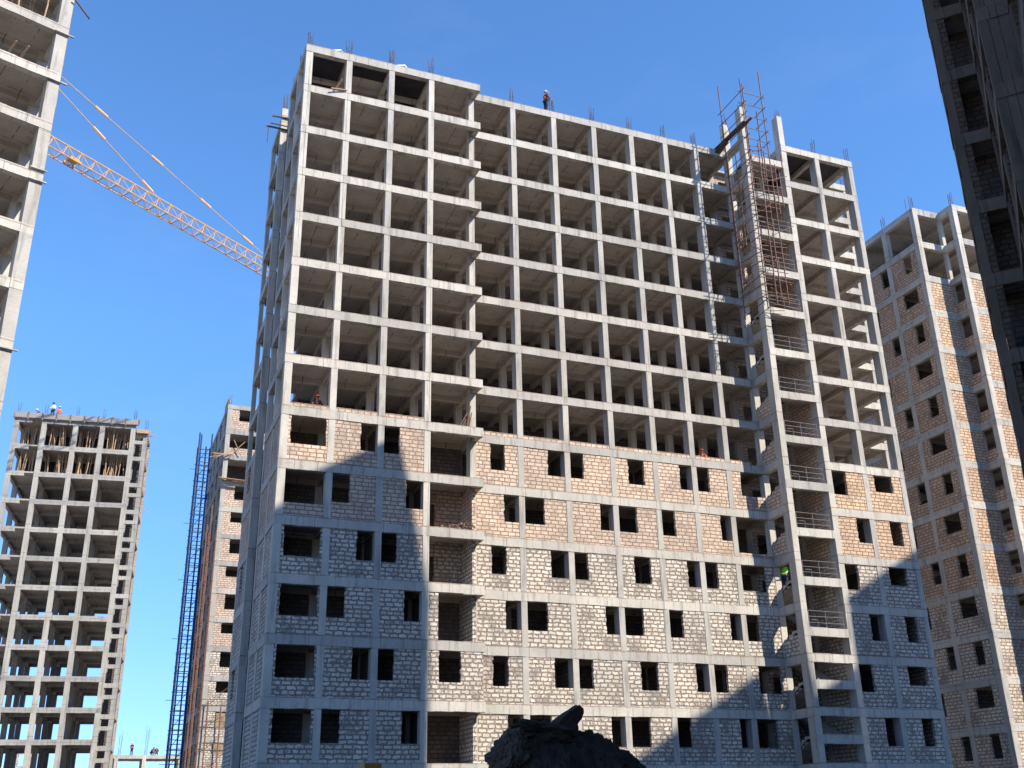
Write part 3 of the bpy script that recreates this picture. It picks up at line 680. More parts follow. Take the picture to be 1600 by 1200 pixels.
# ================================================================= near right tower and the one behind it
NZ = ZR; NL = [NZ-3*k for k in range(16)]
def shade_tower(name, label, loc, secs, depth):
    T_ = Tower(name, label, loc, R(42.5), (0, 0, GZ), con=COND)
    for i, (u0, u1, w0) in enumerate(secs):
        nb = max(1, int(round((u1-u0)/3.2))); us = [u0+(u1-u0)*j/nb for j in range(nb+1)]
        for j, u_ in enumerate(us):
            if j == 0: u_ += 0.22
            if j == nb: u_ -= 0.22
            T_.column(u_, w0-0.15, NZ-0.02, 0.42, 0.28); T_.column(u_, -depth+0.25, NZ-0.02, 0.4, 0.4)
            T_.column(u_, -depth*0.5-1.2, NZ-0.03, 0.4, 0.4)
        for k in range(16):
            z = NL[k]
            m = MB(); T_.beam_x([u0, (u0+u1)/2, u1], w0-0.36, w0+0.012, z, mb=m)
            # reverse the proud side: the wall faces +w
            T_.add(m, 'edge_beam', COND)
            wn = secs[i-1][2] if i else -depth
            m = MB(); m.box(u0-0.012, u0+0.34, -depth if i == len(secs)-1 else -depth, w0-0.37, z-BH, z); m.box(u1-0.34, u1+0.012, -depth, w0-0.37, z-BH, z); T_.add(m, 'side_beam', COND)
            m = MB(); m.box(u0+0.35, u1-0.35, -depth*0.5-1.35, -depth*0.5-1.05, z-0.5, z-0.1); m.box(u0+0.3, u1-0.3, -depth-0.01, -depth+0.3, z-BH, z); T_.add(m, 'ceiling_beam', SOF)
            T_.slab([(u0+0.05, u1-0.05, -depth+0.05, w0-0.06)], z)
        for k in range(0, 15):
            zt = NL[k]-BH+0.04
            for j in range(nb):
                a, b = us[j]+0.4, us[j+1]-0.4
                T_.wall('x', a, b, w0-0.26, 0.2, NL[k+1], zt, [(a+0.2, b-0.7, NL[k+1]+0.9, 99)] if (j+k) % 2 else [(a+0.9, b-0.2, NL[k+1]+0.9, 99)], BSH, 'brick_infill')
            if i == 0 or i == 3:
                T_.wall('y', w0-0.55, w0-0.30, u0+0.03, 0.2, NL[k+1], zt, [], BSH, 'brick_pier')
            elif i == 1 and k % 3 != 2:
                m = MB(); m.box(u0+0.02, u0+0.2, w0-1.6, w0-0.30, NL[k+1], zt); T_.add(m, 'concrete_wall', COND)
            else:
                m = MB(); m.box(u0+0.02, u0+0.2, w0-0.8, w0-0.30, NL[k+1], zt); T_.add(m, 'concrete_wall', COND)
            T_.wall('y', -depth+0.4, w0-1.9, u0+0.03, 0.2, NL[k+1], zt, [], BSH, 'end_wall')
            T_.wall('y', -depth+0.4, w0-0.5, u0+1.6, 0.2, NL[k+1], NL[k]-0.2, [], INN, 'inner_wall')  # added dark wall so the openings in front of it read black
            T_.wall('x', u0+0.4, u1-0.4, -depth+0.05, 0.2, NL[k+1], zt, [], BTN, 'rear_wall')
    return T_
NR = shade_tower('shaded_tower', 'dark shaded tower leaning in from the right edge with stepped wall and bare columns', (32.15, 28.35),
            [(-5.0, 0.0, 0.0), (-12.0, -5.0, -1.25), (-20.0, -12.0, -2.15), (-30.0, -20.0, -3.2), (-46.0, -30.0, -3.9)], 12.0)  # last section extended out of view so its shadow covers the earth heap
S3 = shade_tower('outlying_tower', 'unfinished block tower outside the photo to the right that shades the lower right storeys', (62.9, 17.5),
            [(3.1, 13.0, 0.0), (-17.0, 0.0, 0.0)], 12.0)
S3.wall('x', 0.05, 3.05, -0.3, 0.2, GZ, 41.0, [], BTN, 'shadow_link_wall')  # unseen wall added in the gap to cast shadow on the lower stair

# ================================================================= scaffold on the stair tower
SC = thing('stair_scaffold', 'rusty pipe scaffold round the top of the stair shaft with a plank platform', 'scaffold', (38.9, 51, 30))
so_ = (38.9, 51, 30)
def part(mb, name, mat): return mb.build(name, mat, SC, so_)
for (x, y, z0, z1) in ((38.6, 50.9, 30.6, 49.0), (38.55, 53.4, 31.0, 50.2), (40.3, 50.9, 31.2, 50.1), (38.75, 50.95, 40.0, 48.6), (39.9, 51.2, 40.5, 46.8), (38.35, 53.0, 33, 44), (41.6, 51.2, 40.0, 43.6), (40.9, 51.3, 38.5, 42.5), (39.3, 50.8, 31, 43.6), (41.2, 51.2, 39.0, 41.8), (38.45, 52.2, 36, 43.4), (40.1, 51.3, 36.5, 43.5), (39.7, 50.8, 31.5, 36.5)):
    m = MB(); m.bar((x, y, z0), (x+J(.12), y+J(.08), z1), 0.042, 6); part(m, 'pole', PIPE)
for z in (47.9, 46.9, 45.9, 44.9, 44.0):
    m = MB(); m.bar((38.3, 50.95, z), (40.6, 50.95, z-0.05), 0.028, 5); part(m, 'ledger', PIPE)
    m = MB(); m.bar((38.62, 50.5, z+J(.1)), (38.55, 53.9, z), 0.03, 5); part(m, 'ledger', PIPE)
    m = MB(); m.bar((40.3, 50.6, z-0.1), (40.3, 52.0, z-0.1), 0.03, 5); part(m, 'ledger', PIPE)
m = MB(); m.bar((38.6, 53.3, 47.7), (38.35, 52.4, 45.2), 0.03, 5); part(m, 'brace', PIPE)
for i in range(30):
    z = 43.4-i*0.44
    m = MB(); a = random.choice((38.1, 38.3, 38.5)); m.bar((a, 50.9+J(.1), z+J(.2)), (a+random.choice((1.4, 2.3, 2.6)), 50.95, z+J(.15)), 0.028, 5); part(m, 'ledger', PIPE)
    if i % 2: m = MB(); m.bar((38.6+J(.1), 50.6, z+J(.2)), (38.5+J(.1), 53.6, z+J(.3)), 0.03, 5); part(m, 'ledger', PIPE)
for (p, q) in (((38.6, 51, 33), (39.8, 51, 34.6)), ((38.2, 53, 31.6), (39.9, 50.9, 32.6)), ((39.2, 50.9, 38.2), (40.5, 51, 39.5)), ((38.6, 50.9, 35), (38.5, 53.3, 37)), ((39, 50.9, 32.3), (40.6, 51, 31.4)), ((38.4, 50.9, 42.6), (40.2, 51, 43.6)), ((39.4, 51, 36.2), (41.6, 51, 37.5)), ((38.2, 51, 33.6), (40.8, 51, 32.8)), ((38.3, 52, 40), (38.6, 51, 42)), ((39.6, 51, 40.6), (41.7, 51.1, 41.6))):
    m = MB(); m.bar(p, q, 0.028, 5); part(m, 'brace', PIPE)
for i, dx in enumerate((-0.2, 0.05)):
    m = MB(); m.plank((38.55+dx, 50.6-0.5*i, 45.05+J(.05)), (38.45+dx, 54.4+J(.2), 45.15+J(.05)), 0.2, 0.05); part(m, 'plank', WOODD)
m = MB(); m.plank((38.3, 53.0, 45.0), (38.3, 54.5, 44.6), 0.5, 0.05); part(m, 'plank', WOODD)

# form boards clamped on the pier at the left corner of the block
fb = MB(); fb.plank((7.5, 60.8, 44.75), (8.8, 60.7, 44.75), 0.1, 0.08); fb.plank((7.15, 60.8, 43.85), (8.8, 60.7, 43.75), 0.1, 0.08)
fb.plank((7.4, 60.6, 44.0), (8.7, 60.5, 43.9), 0.08, 0.05); fb.bar((7.3, 60.8, 43.9), (7.3, 60.8, 42.6), 0.03)
tag(fb.build('form_clamp', WOODD, None, (0, 0, 0)), 'dark form boards clamped round the pier top at the left corner of the central block', 'formwork')

# ================================================================= crane
a = Vector((-7.5, 89.22, 0)); b = Vector((13.23, 104.62, 0)); jd = (b-a).normalized(); jn = Vector((-jd.y, jd.x, 0))
mast = a - jd*8.5
CR = thing('tower_crane', 'orange lattice tower crane whose jib slants across the sky between the left towers', 'crane', (mast.x, mast.y, GZ))
co = (mast.x, mast.y, GZ)
def JP(s_, lat, z): return tuple(mast + jd*s_ + jn*lat + Vector((0, 0, z)))
ztop, zbot, hwid = 58.05, 56.5, 0.62
jib = MB(); s0, s1, stp = 1.0, 48.0, 1.5; n = int((s1-s0)/stp)
jib.bar(JP(s0, 0, ztop), JP(s1, 0, ztop), 0.075, 6)
for sgn in (-1, 1): jib.bar(JP(s0, sgn*hwid, zbot), JP(s1, sgn*hwid, zbot), 0.065, 6)
for i in range(n):
    u0 = s0+i*stp; um = u0+stp/2; u1 = u0+stp
    for sgn in (-1, 1):
        jib.bar(JP(u0, sgn*hwid, zbot), JP(um, 0, ztop), 0.034, 5); jib.bar(JP(u1, sgn*hwid, zbot), JP(um, 0, ztop), 0.034, 5)
    jib.bar(JP(u0, -hwid, zbot), JP(u0, hwid, zbot), 0.045, 5); jib.bar(JP(u0, -hwid, zbot), JP(u1, hwid, zbot), 0.035, 5)
jib.build('jib', ORG, CR, co)
hx = 1.0; hz = 66.3
def tie(z1, s1_, nm='tie_bar', marks=()):
    m = MB(); p = Vector(JP(0, 0, hz)); q = Vector(JP(s1_, 0, z1)); m.bar(p, q, 0.045, 5); o = m.build(nm, ORG, CR, co)
    for f in marks:
        c_ = p.lerp(q, f); d_ = (q-p).normalized(); mm = MB(); mm.bar(c_-d_*0.75, c_+d_*0.75, 0.13, 6); mm.build('tie_joint', ORGP, o, co)
tie(ztop, 19.6, marks=(0.62, 0.93)); tie(ztop, 36.5, marks=(0.33, 0.52, 0.70, 0.87))
mm = MB()
for sx in (-0.8, 0.8):
    for sy in (-0.8, 0.8): mm.bar(JP(sx, sy, GZ), JP(sx, sy, 57), 0.1, 6)
for i in range(29):
    z = GZ+i*2; 
    for (p, q) in (((-.8, -.8), (.8, -.8)), ((.8, -.8), (.8, .8)), ((.8, .8), (-.8, .8)), ((-.8, .8), (-.8, -.8))):
        mm.bar(JP(p[0], p[1], z), JP(q[0], q[1], z), 0.05, 4); mm.bar(JP(p[0], p[1], z), JP(q[0], q[1], z+2), 0.05, 4)
mm.build('mast', ORG, CR, co)
mm = MB()
for sy in (-0.7, 0.7): mm.bar(JP(-0.8, sy, 57), JP(0, 0, hz), 0.1, 6); mm.bar(JP(0.8, sy, 57), JP(0, 0, hz), 0.1, 6)
mm.build('tower_head', ORG, CR, co)
mm = MB()
for sy in (-0.7, 0.7): mm.bar(JP(-1, sy, 57.5), JP(-13, sy, 57.5), 0.12, 6)
mm.bar(JP(0, 0, hz), JP(-12.5, 0, 57.6), 0.06, 5)
for i in range(9): mm.bar(JP(-1-i*1.4, -0.7, 57.5), JP(-2-i*1.4, 0.7, 57.5), 0.05, 4)
mm.build('counter_jib', ORG, CR, co)
mm = MB(); p = [JP(-12.5, -0.6, 55.6), JP(-10.5, -0.6, 55.6), JP(-10.5, 0.6, 55.6), JP(-12.5, 0.6, 55.6)]
mm.hexa(p+[(x, y, z+2.2) for x, y, z in p]); mm.build('counterweight', CON, CR, co)
mm = MB(); p = [JP(1, 1.0, 55.4), JP(2.4, 1.0, 55.4), JP(2.4, 2.2, 55.4), JP(1, 2.2, 55.4)]; mm.hexa(p+[(x, y, z+2.1) for x, y, z in p]); mm.build('cab', ORGP, CR, co)
mm = MB(); p = [JP(9.5, -0.35, 56.75), JP(10.4, -0.35, 56.75), JP(10.4, 0.35, 56.75), JP(9.5, 0.35, 56.75)]
mm.hexa(p+[(x, y, z+0.25) for x, y, z in p])
for sx in (9.5, 10.4):
    for sy in (-0.45, 0.45): mm.bar(JP(sx, sy-0.08, 56.65), JP(sx, sy+0.08, 56.65), 0.14, 8)
mm.build('trolley', ORG, CR, co)
mm = MB(); mm.bar(JP(10, 0, 56.3), JP(48, 0, 55.7), 0.018, 4); mm.build('hoist_cable', CABLE, CR, co)

# ================================================================= people
def skinobj(name, mat, pts, edges, rad, parent, sub=1):
    me = bpy.data.meshes.new(name); me.from_pydata(pts, edges, []); me.update()
    o = bpy.data.objects.new(name, me); COL.objects.link(o); o.parent = parent
    me.materials.append(mat)
    md = o.modifiers.new('Skin', 'SKIN'); md.use_smooth_shade = True
    if not me.skin_vertices: me.skin_vertices.new()
    for i, r_ in enumerate(rad):
        me.skin_vertices[0].data[i].radius = (r_, r_) if not isinstance(r_, tuple) else r_
        me.skin_vertices[0].data[i].use_root = (i == 0)
    s_ = o.modifiers.new('Sub', 'SUBSURF'); s_.levels = sub; s_.render_levels = sub
    return o
def person(label, loc, face, pose, vest, trousers, helmet, hold=None):
    P = thing('person', label, 'person', loc, face)
    # local: +Y is forward; joints by pose
    if pose == 'stand':
        hip, kn, an = 0.92, 0.50, 0.09
        leg = lambda s_: [(s_*0.10, 0, hip-0.04), (s_*0.12, 0.03, kn), (s_*0.13, -0.02, an), (s_*0.14, 0.16, 0.04)]
        pel, ch, nk, hd, ht = (0, 0, 0.96), (0, 0.02, 1.30), (0, 0.03, 1.50), (0, 0.06, 1.60), (0, 0.06, 1.72)
        arm = lambda s_: [(s_*0.19, 0.02, 1.42), (s_*0.25, 0.04, 1.14), (s_*0.22, 0.28, 1.02), (s_*0.2, 0.38, 1.02)]
    else:      # crouching, bent forward
        leg = lambda s_: [(s_*0.12, -0.1, 0.38), (s_*0.18, 0.32, 0.52), (s_*0.16, 0.05, 0.1), (s_*0.16, 0.22, 0.04)]
        pel, ch, nk, hd, ht = (0, -0.12, 0.42), (0, 0.10, 0.72), (0, 0.24, 0.88), (0, 0.32, 0.96), (0, 0.36, 1.06)
        arm = lambda s_: [(s_*0.2, 0.18, 0.82), (s_*0.27, 0.32, 0.58), (s_*0.2, 0.52, 0.42), (s_*0.18, 0.60, 0.36)]
    pts = [pel, ch, nk, hd, ht]; ed = [(0, 1), (1, 2), (2, 3), (3, 4)]; rad = [0.13, 0.15, 0.055, 0.085, 0.075]
    for s_ in (-1, 1):
        l_ = leg(s_); i = len(pts); pts += l_; ed += [(0, i), (i, i+1), (i+1, i+2), (i+2, i+3)]; rad += [0.085, 0.06, 0.045, 0.035]
        r_ = arm(s_); i = len(pts); pts += r_; ed += [(1, i), (i, i+1), (i+1, i+2), (i+2, i+3)]; rad += [0.06, 0.045, 0.032, 0.028]
        hx_, hy, hz_ = r_[3]
        for f in range(5):     # four fingers of unequal length and a thumb from the side
            j = len(pts); fx = (f-1.5)*0.02; ln = (0.07, 0.08, 0.075, 0.06, 0.045)[f]
            base = (hx_+fx, hy+0.05, hz_) if f < 4 else (hx_-s_*0.045, hy+0.0, hz_+0.01)
            tip = (base[0], base[1]+ln*0.8, base[2]-ln*0.5) if f < 4 else (base[0]-s_*0.02, base[1]+ln, base[2])
            pts += [base, tip]; ed += [(i+3, j), (j, j+1)]; rad += [0.009, 0.008]
    skinobj('body', SKIN, pts, ed, rad, P, 2)
    # jacket
    pts = [pel, ((pel[0]+ch[0])/2, (pel[1]+ch[1])/2, (pel[2]+ch[2])/2), ch, tuple((Vector(ch)*0.35+Vector(nk)*0.65))]
    ed = [(0, 1), (1, 2), (2, 3)]; rad = [0.16, 0.165, 0.185, 0.09]
    for s_ in (-1, 1):
        r_ = arm(s_); i = len(pts); pts += [r_[0], r_[1], tuple(Vector(r_[1]).lerp(Vector(r_[2]), 0.9))]; ed += [(2, i), (i, i+1), (i+1, i+2)]; rad += [0.085, 0.065, 0.05]
    skinobj('jacket', vest[0], pts, ed, rad, P)
    if vest[1]:
        v = Vector(pel).lerp(Vector(ch), 0.15); c_ = Vector(pel).lerp(Vector(ch), 0.95)
        skinobj('vest', vest[1], [tuple(v), tuple(v.lerp(c_, .5)), tuple(c_)], [(0, 1), (1, 2)], [0.19, 0.19, 0.20], P)
    pts = [pel]; ed = []; rad = [0.155]
    for s_ in (-1, 1):
        l_ = leg(s_); i = len(pts); pts += l_[:3]; ed += [(0, i), (i, i+1), (i+1, i+2)]; rad += [0.11, 0.08, 0.06]
    skinobj('trousers', trousers, pts, ed, rad, P)
    for s_ in (-1, 1):
        l_ = leg(s_); m = MB(); x, y, z = l_[2]; m.box(x-0.05, x+0.05, y-0.06, y+0.22, 0.0, 0.10); m.build('boot', NAVY, P)
    # helmet: dome with brim
    m = MB(); cx_, cy_, cz_ = ht; rings = []
    for j in range(5):
        t = j/4*math.pi/2; rr = 0.135*math.cos(t); zz = 0.12*math.sin(t); rings.append(len(m.v))
        for i in range(12): a_ = 2*math.pi*i/12; m.v.append((cx_+rr*math.cos(a_), cy_-0.01+rr*1.12*math.sin(a_), cz_-0.03+zz))
    for j in range(4):
        for i in range(12): m.f.append((rings[j]+i, rings[j]+(i+1) % 12, rings[j+1]+(i+1) % 12, rings[j+1]+i))
    m.box(cx_-0.09, cx_+0.09, cy_+0.10, cy_+0.21, cz_-0.045, cz_-0.028)
    m.build('helmet', helmet, P, smooth=True)
    # face: nose, brow, mouth line
    m = MB(); fx, fy, fz = hd
    m.hexa([(fx-0.015, fy+0.07, fz-0.01), (fx+0.015, fy+0.07, fz-0.01), (fx+0.012, fy+0.08, fz+0.05), (fx-0.012, fy+0.08, fz+0.05),
            (fx-0.015, fy+0.115, fz-0.005), (fx+0.015, fy+0.115, fz-0.005), (fx+0.008, fy+0.09, fz+0.05), (fx-0.008, fy+0.09, fz+0.05)])
    for s_ in (-1, 1): m.bar((fx+s_*0.085, fy-0.01, fz-0.01), (fx+s_*0.085, fy-0.01, fz+0.05), 0.016, 6)
    m.build('face', SKIN, P)
    m = MB(); m.box(fx-0.028, fx+0.028, fy+0.075, fy+0.092, fz-0.045, fz-0.035)
    for s_ in (-1, 1): m.box(fx+s_*0.03-0.012, fx+s_*0.03+0.012, fy+0.075, fy+0.09, fz+0.045, fz+0.056)
    m.build('features', NAVY, P)
    return P
person('worker in white helmet and orange vest standing on the roof edge of the central block', (24.9, 54.35, ZR), R(-80), 'stand', (MAROON, VORG), NAVY, WHITE)
rb = MB(); rb.bar((25.42, 54.4, ZR), (25.36, 54.4, ZR+1.05), 0.03); tag(rb.build('steel_rod', REBAR), 'short dark rod upright beside the worker on the roof edge', 'rod')
person('worker whose red helmet shows over the low block course in the left corner bay', (10.35, 54.35, L[8]-0.02), R(175), 'crouch', (MAROON, VORG), NAVY, REDH)
person('worker in red bending behind the low block course right of the middle bays', (35.5, 55.5, L[8]-0.02), R(150), 'crouch', (VORG, None), NAVY, REDH)
person('worker in bright green vest on the stair landing in the shaft', (39.72, 54.0, 12.98), R(100), 'stand', (VGRN, VGRN), NAVY, WHITE)
def vpos(lx, ly, z):
    c, s_ = math.cos(R(-7)), math.sin(R(-7)); return (2.3+c*lx-s_*ly, 117+s_*lx+c*ly, z)
person('worker in pale vest standing upright on the top deck of the far left tower', vpos(-8.6, 0.6, VZ+0.35), R(160), 'stand', (WHITE, VGRN), NAVY, NAVY)
person('worker in white helmet and orange top on the far left deck', vpos(-8.0, 0.8, VZ), R(200), 'stand', (VORG, None), NAVY, WHITE)
person('worker crouching in white helmet at the left end of the far left deck', vpos(-9.9, 0.7, VZ+0.1), R(120), 'crouch', (MAROON, None), NAVY, WHITE)

# ================================================================= small things on the blocks
def cowl(x, label):
    m = MB(); z = ZR; y = 53.9
    m.hexa([(x-0.45, y, z), (x+0.45, y, z), (x+0.45, y+0.9, z), (x-0.45, y+0.9, z), (x-0.35, y, z+0.45), (x+0.15, y, z+0.62), (x+0.15, y+0.9, z+0.62), (x-0.35, y+0.9, z+0.45)])
    m2 = thing('vent_cowl', label, 'roof vent', (x, y, z))
    m.build('cowl_body', CON, m2, (x, y, z))
    c = MB(); c.hexa([(x-0.5, y-0.1, z+0.44), (x+0.15, y-0.1, z+0.64), (x+0.15, y+1, z+0.64), (x-0.5, y+1, z+0.44), (x-0.5, y-0.1, z+0.52), (x+0.15, y-0.1, z+0.72), (x+0.15, y+1, z+0.72), (x-0.5, y+1, z+0.52)])
    c.hexa([(x+0.151, y-0.1, z+0.64), (x+0.6, y-0.1, z+0.1), (x+0.6, y+1, z+0.1), (x+0.151, y+1, z+0.64), (x+0.151, y-0.1, z+0.72), (x+0.68, y-0.1, z+0.12), (x+0.68, y+1, z+0.12), (x+0.151, y+1, z+0.72)])
    c.build('cowl_lid', WHITE, m2, (x, y, z))
cowl(10.4, 'small pale folded cowl on the roof edge nearest the top left corner')
cowl(14.6, 'small pale folded cowl on the roof edge in the middle of the left roof part')
# heap of scrap wood on the balcony
m = MB()
for i in range(70):
    x = random.uniform(17.0, 19.3); h = 0.42*math.exp(-((x-18.7)/0.8)**2)+0.06
    y = random.uniform(53.35, 54.0); z = L[10]+random.uniform(0, h)
    d_ = Vector((J(1), J(1), J(.6))).normalized()*random.uniform(0.1, 0.3); m.bar(Vector((x, y, z+0.05))-d_*0.5, Vector((x, y, z+0.05))+d_*0.5, random.uniform(0.02, 0.05), 5)
tag(m.build('scrap_heap', mat_plain('old_root_wood', (0.28, 0.18, 0.13), 1.0, 0.4, 9)), 'heap of brown roots and scrap timber on the open balcony slab of the central block', 'scrap')
m = MB()
for i in range(5): m.plank((18.4+i*0.14, 53.5+J(.1), L[8]+0.02), (19.0+i*0.07, 54.0+J(.05), L[8]+random.uniform(0.9, 1.6)), 0.06, 0.04)
tag(m.build('leaning_planks', mat_plain('old_board', (0.20, 0.13, 0.09), 0.9, 0.5, 9)), 'dark boards leaning against the column on the balcony just above the block infill', 'planks')
# stubs of timber sticking out
def stick(p, q, label, r=0.05): m = MB(); m.plank(p, q, r*2, r); tag(m.build('loose_board', WOOD), label, 'board')
stick((10.2, 53.0, L[1]+0.02), (10.5, 52.6, L[1]+0.5), 'short bent board standing at the top left open bay edge')
stick((9.9, 52.95, L[1]-0.1), (10.9, 53.1, L[1]+0.12), 'pale board lying over the beam of the top left bay')
# boards on the near left tower edge
def upos(lx, ly, z):
    c, s_ = math.cos(R(19.2)), math.sin(R(19.2)); return (-4.65+c*lx-s_*ly, 49.27+s_*lx+c*ly, z)
for i, lx in enumerate((-2.6, -2.0)):
    m = MB(); m.plank(upos(lx, 0.1, UL[3]+0.02), upos(lx+0.15, -0.5, UL[3]+0.5), 0.1, 0.08)
    tag(m.build('loose_board', WOOD), ('left' if i == 0 else 'right')+' of two short boards jutting over a beam of the near left tower', 'board')
m = MB(); m.plank(upos(-0.1, -0.2, UL[1]-1.2), upos(0.9, 0, UL[1]-1.9), 0.08, 0.06); tag(m.build('loose_board', WOODD), 'board sticking out beside the top of the near left tower', 'board')

# ================================================================= low far block at the bottom
Q = Tower('low_frame_block', 'low far frame block with workers and rebar on its deck at the bottom left', (8.0, 170.0), 0, (8.0, 170, GZ))
qz = 10.55
for x in (6.6, 10.4, 15.4, 20): Q.column(x, 170.2, qz-0.02, 0.5, 0.5); Q.column(x, 176, qz-0.02, 0.5, 0.5)
for z in (qz, qz-3.2, qz-6.4):
    Q.beam_x([6.2, 10.4, 15.4, 20.2], 169.97, 170.4, z, 0.5); Q.beam_x([6.2, 20.2], 175.8, 176.2, z, 0.5, name='rear_beam')
    Q.slab([(6.3, 20.1, 170.05, 176)], z)
for x, h in ((6.9, 3.2), (10.5, 3.9), (13.6, 2.8), (15.2, 1.6)): Q.rebar(x, 170.3, qz, h, 5, 0.18, 0.25)
for i, (x, hm, vs, lb) in enumerate(((8.6, WHITE, VORG, 'left worker in orange vest on the deck of the low far block'), (12.0, WHITE, REDH, 'middle worker in red on the deck of the low far block'),
                     (11.4, YEL, NAVY, 'dark clothed worker bending beside the one in red on the low far block'))):
    person(lb, (x, 170.6, qz), R(140+40*i), 'stand' if i < 1 else 'crouch', (MAROON, vs), NAVY, hm)
Q2 = Tower('small_far_block', 'small pale far block seen between the columns at the bottom left corner', (-6.0, 175.0), 0, (-6, 175, GZ))
for z in (11.6, 8.4): Q2.beam_x([-7.5, -4.2], 174.97, 175.3, z, 0.5); Q2.slab([(-7.4, -4.3, 175.1, 180)], z)
for x in (-7.3, -4.4): Q2.column(x, 175.2, 11.6, 0.4, 0.4); Q2.rebar(x, 175.2, 11.6, 1.8, 5)
Q2.wall('x', -7.1, -4.6, 175.02, 0.2, 8.4, 11.1, [(-6.4, -5.4, 9.3, 10.8)], BWH)
Q2.wall('x', -7.1, -4.6, 175.02, 0.2, GZ, 7.9, [], BWH)
# wires
def wire(p, q, sag, label, r=0.03):
    m = MB(); p = Vector(p); q = Vector(q); pr = p
    for i in range(1, 17):
        t = i/16; c_ = p.lerp(q, t); c_.z -= sag*4*t*(1-t); m.bar(pr, c_, r, 4); pr = c_
    tag(m.build('cable', CABLE), label, 'cable')

# ================================================================= spoil heap close to the camera
import mathutils.noise as mn
def blob(name, c, r, seed, mat, amp=0.35, rot=(0, 0, 0), sub=5, parent=None, rough=0.16):
    bmh = bmesh.new(); bmesh.ops.create_icosphere(bmh, subdivisions=sub, radius=1.0)
    Rm = Matrix.Rotation(rot[2], 3, 'Z') @ Matrix.Rotation(rot[1], 3, 'Y') @ Matrix.Rotation(rot[0], 3, 'X')
    for v in bmh.verts:
        p = v.co.copy(); sv = Vector((seed*3.1, seed*1.7, seed))
        d_ = 1+amp*mn.noise(p*1.1+sv)+amp*0.5*mn.noise(p*2.7+sv)+rough*mn.noise(p*7+sv)+rough*0.6*mn.noise(p*15+sv)
        p = p*d_; p = Vector((p.x*r[0], p.y*r[1], p.z*r[2])); v.co = Rm @ p
    me = bpy.data.meshes.new(name); bmh.to_mesh(me); bmh.free(); me.materials.append(mat)
    o = bpy.data.objects.new(name, me); COL.objects.link(o); o.location = c
    if parent: o.parent = parent
    return o
def at(px, py, Y):
    d_ = fwd + rgt*((px-800)/1657.3088) - up*((py-600)/1657.3088); return d_*(Y/d_.y)
HY = 9.0
def raypt(px, py, t=HY): return at(px, py, t)
# heap: profile heights follow the silhouette of the real pile; it has full depth
prof = [(748, 1250), (765, 1205), (775, 1165), (790, 1152), (800, 1130), (850, 1124), (868, 1137), (905, 1141), (935, 1143), (942, 1150), (960, 1162), (985, 1178), (1010, 1200), (1060, 1235), (1100, 1270), (1160, 1330)]
hp = bmesh.new(); nx, ny = 260, 110; grid = []
P0 = [raypt(*p) for p in prof]; xs_ = [p.x for p in P0]; zs_ = [p.z for p in P0]
def hprof(x):
    if x <= xs_[0]: return zs_[0]-(xs_[0]-x)*1.2
    if x >= xs_[-1]: return zs_[-1]-(x-xs_[-1])*0.6
    for i in range(len(xs_)-1):
        if xs_[i] <= x <= xs_[i+1]:
            t = (x-xs_[i])/(xs_[i+1]-xs_[i]); return zs_[i]*(1-t)+zs_[i+1]*t
x0_, x1_ = xs_[0]-1.6, xs_[-1]+2.5
for j in range(ny+1):
    row = []; y = HY-2.2+j*5.0/ny
    for i in range(nx+1):
        x = x0_+(x1_-x0_)*i/nx; yy = y-HY
        fall = -0.75*abs(yy)**1.2 if yy < 0 else -0.9*yy**1.3
        z = hprof(x - 0.12*yy)+fall
        z += 0.10*mn.noise(Vector((x*2.3, y*2.3, 1)))*min(1, abs(yy)*2+0.15)+0.09*(abs(mn.noise(Vector((x*5, y*5, 3))))-0.2)+0.07*(abs(mn.noise(Vector((x*11, y*11, 4))))-0.2)+0.035*mn.noise(Vector((x*26, y*26, 5)))
        row.append(hp.verts.new((x, y, max(z, GZ-0.05))))
    grid.append(row)
for j in range(ny):
    for i in range(nx): hp.faces.new((grid[j][i], grid[j][i+1], grid[j+1][i+1], grid[j+1][i]))
me = bpy.data.meshes.new('spoil_heap'); hp.to_mesh(me); hp.free(); me.materials.append(ROCK)
o = bpy.data.objects.new('spoil_heap', me); COL.objects.link(o)
tag(o, 'dark heap of dug earth and rubble in front of the central block', 'earth heap')
p = raypt(845, 1142, HY-0.15); tag(blob('rubble_lump', p, (0.29, 0.22, 0.085), 2.3, ROCK, 0.5, (0.2, 0.1, 0.3)), 'broad dark clod lying on top of the earth heap left of the upright slab piece', 'clod')
p = raypt(797, 1178, HY-0.3); tag(blob('rubble_lump', p, (0.16, 0.2, 0.19), 5.1, RUB, 0.4, (0, 0.3, 0)), 'brownish clod at the left shoulder of the earth heap', 'clod')
ol = [(856, 1150), (868, 1135), (880, 1122), (889, 1113), (898, 1107), (906, 1101), (911, 1106), (912, 1115), (909, 1124), (903, 1131), (902, 1140), (906, 1150)]
bs = bmesh.new(); fr = [bs.verts.new(at(x, y, HY-0.22)) for x, y in ol]; bk_ = [bs.verts.new(at(x, y, HY-0.22)+Vector((0.02, 0.20+0.05*math.sin(i), 0.01))) for i, (x, y) in enumerate(ol)]
bs.faces.new(fr); bs.faces.new(list(reversed(bk_)))
for i in range(len(ol)): bs.faces.new((fr[i], bk_[i], bk_[(i+1) % len(ol)], fr[(i+1) % len(ol)]))
bmesh.ops.triangulate(bs, faces=bs.faces[:]); bmesh.ops.subdivide_edges(bs, edges=bs.edges[:], cuts=3, use_grid_fill=True)
for v in bs.verts:
    c_ = v.co.copy(); v.co += Vector((mn.noise(c_*14), mn.noise(c_*14+Vector((3, 1, 2))), mn.noise(c_*14+Vector((7, 5, 1)))))*0.012
bmesh.ops.recalc_face_normals(bs, faces=bs.faces[:])
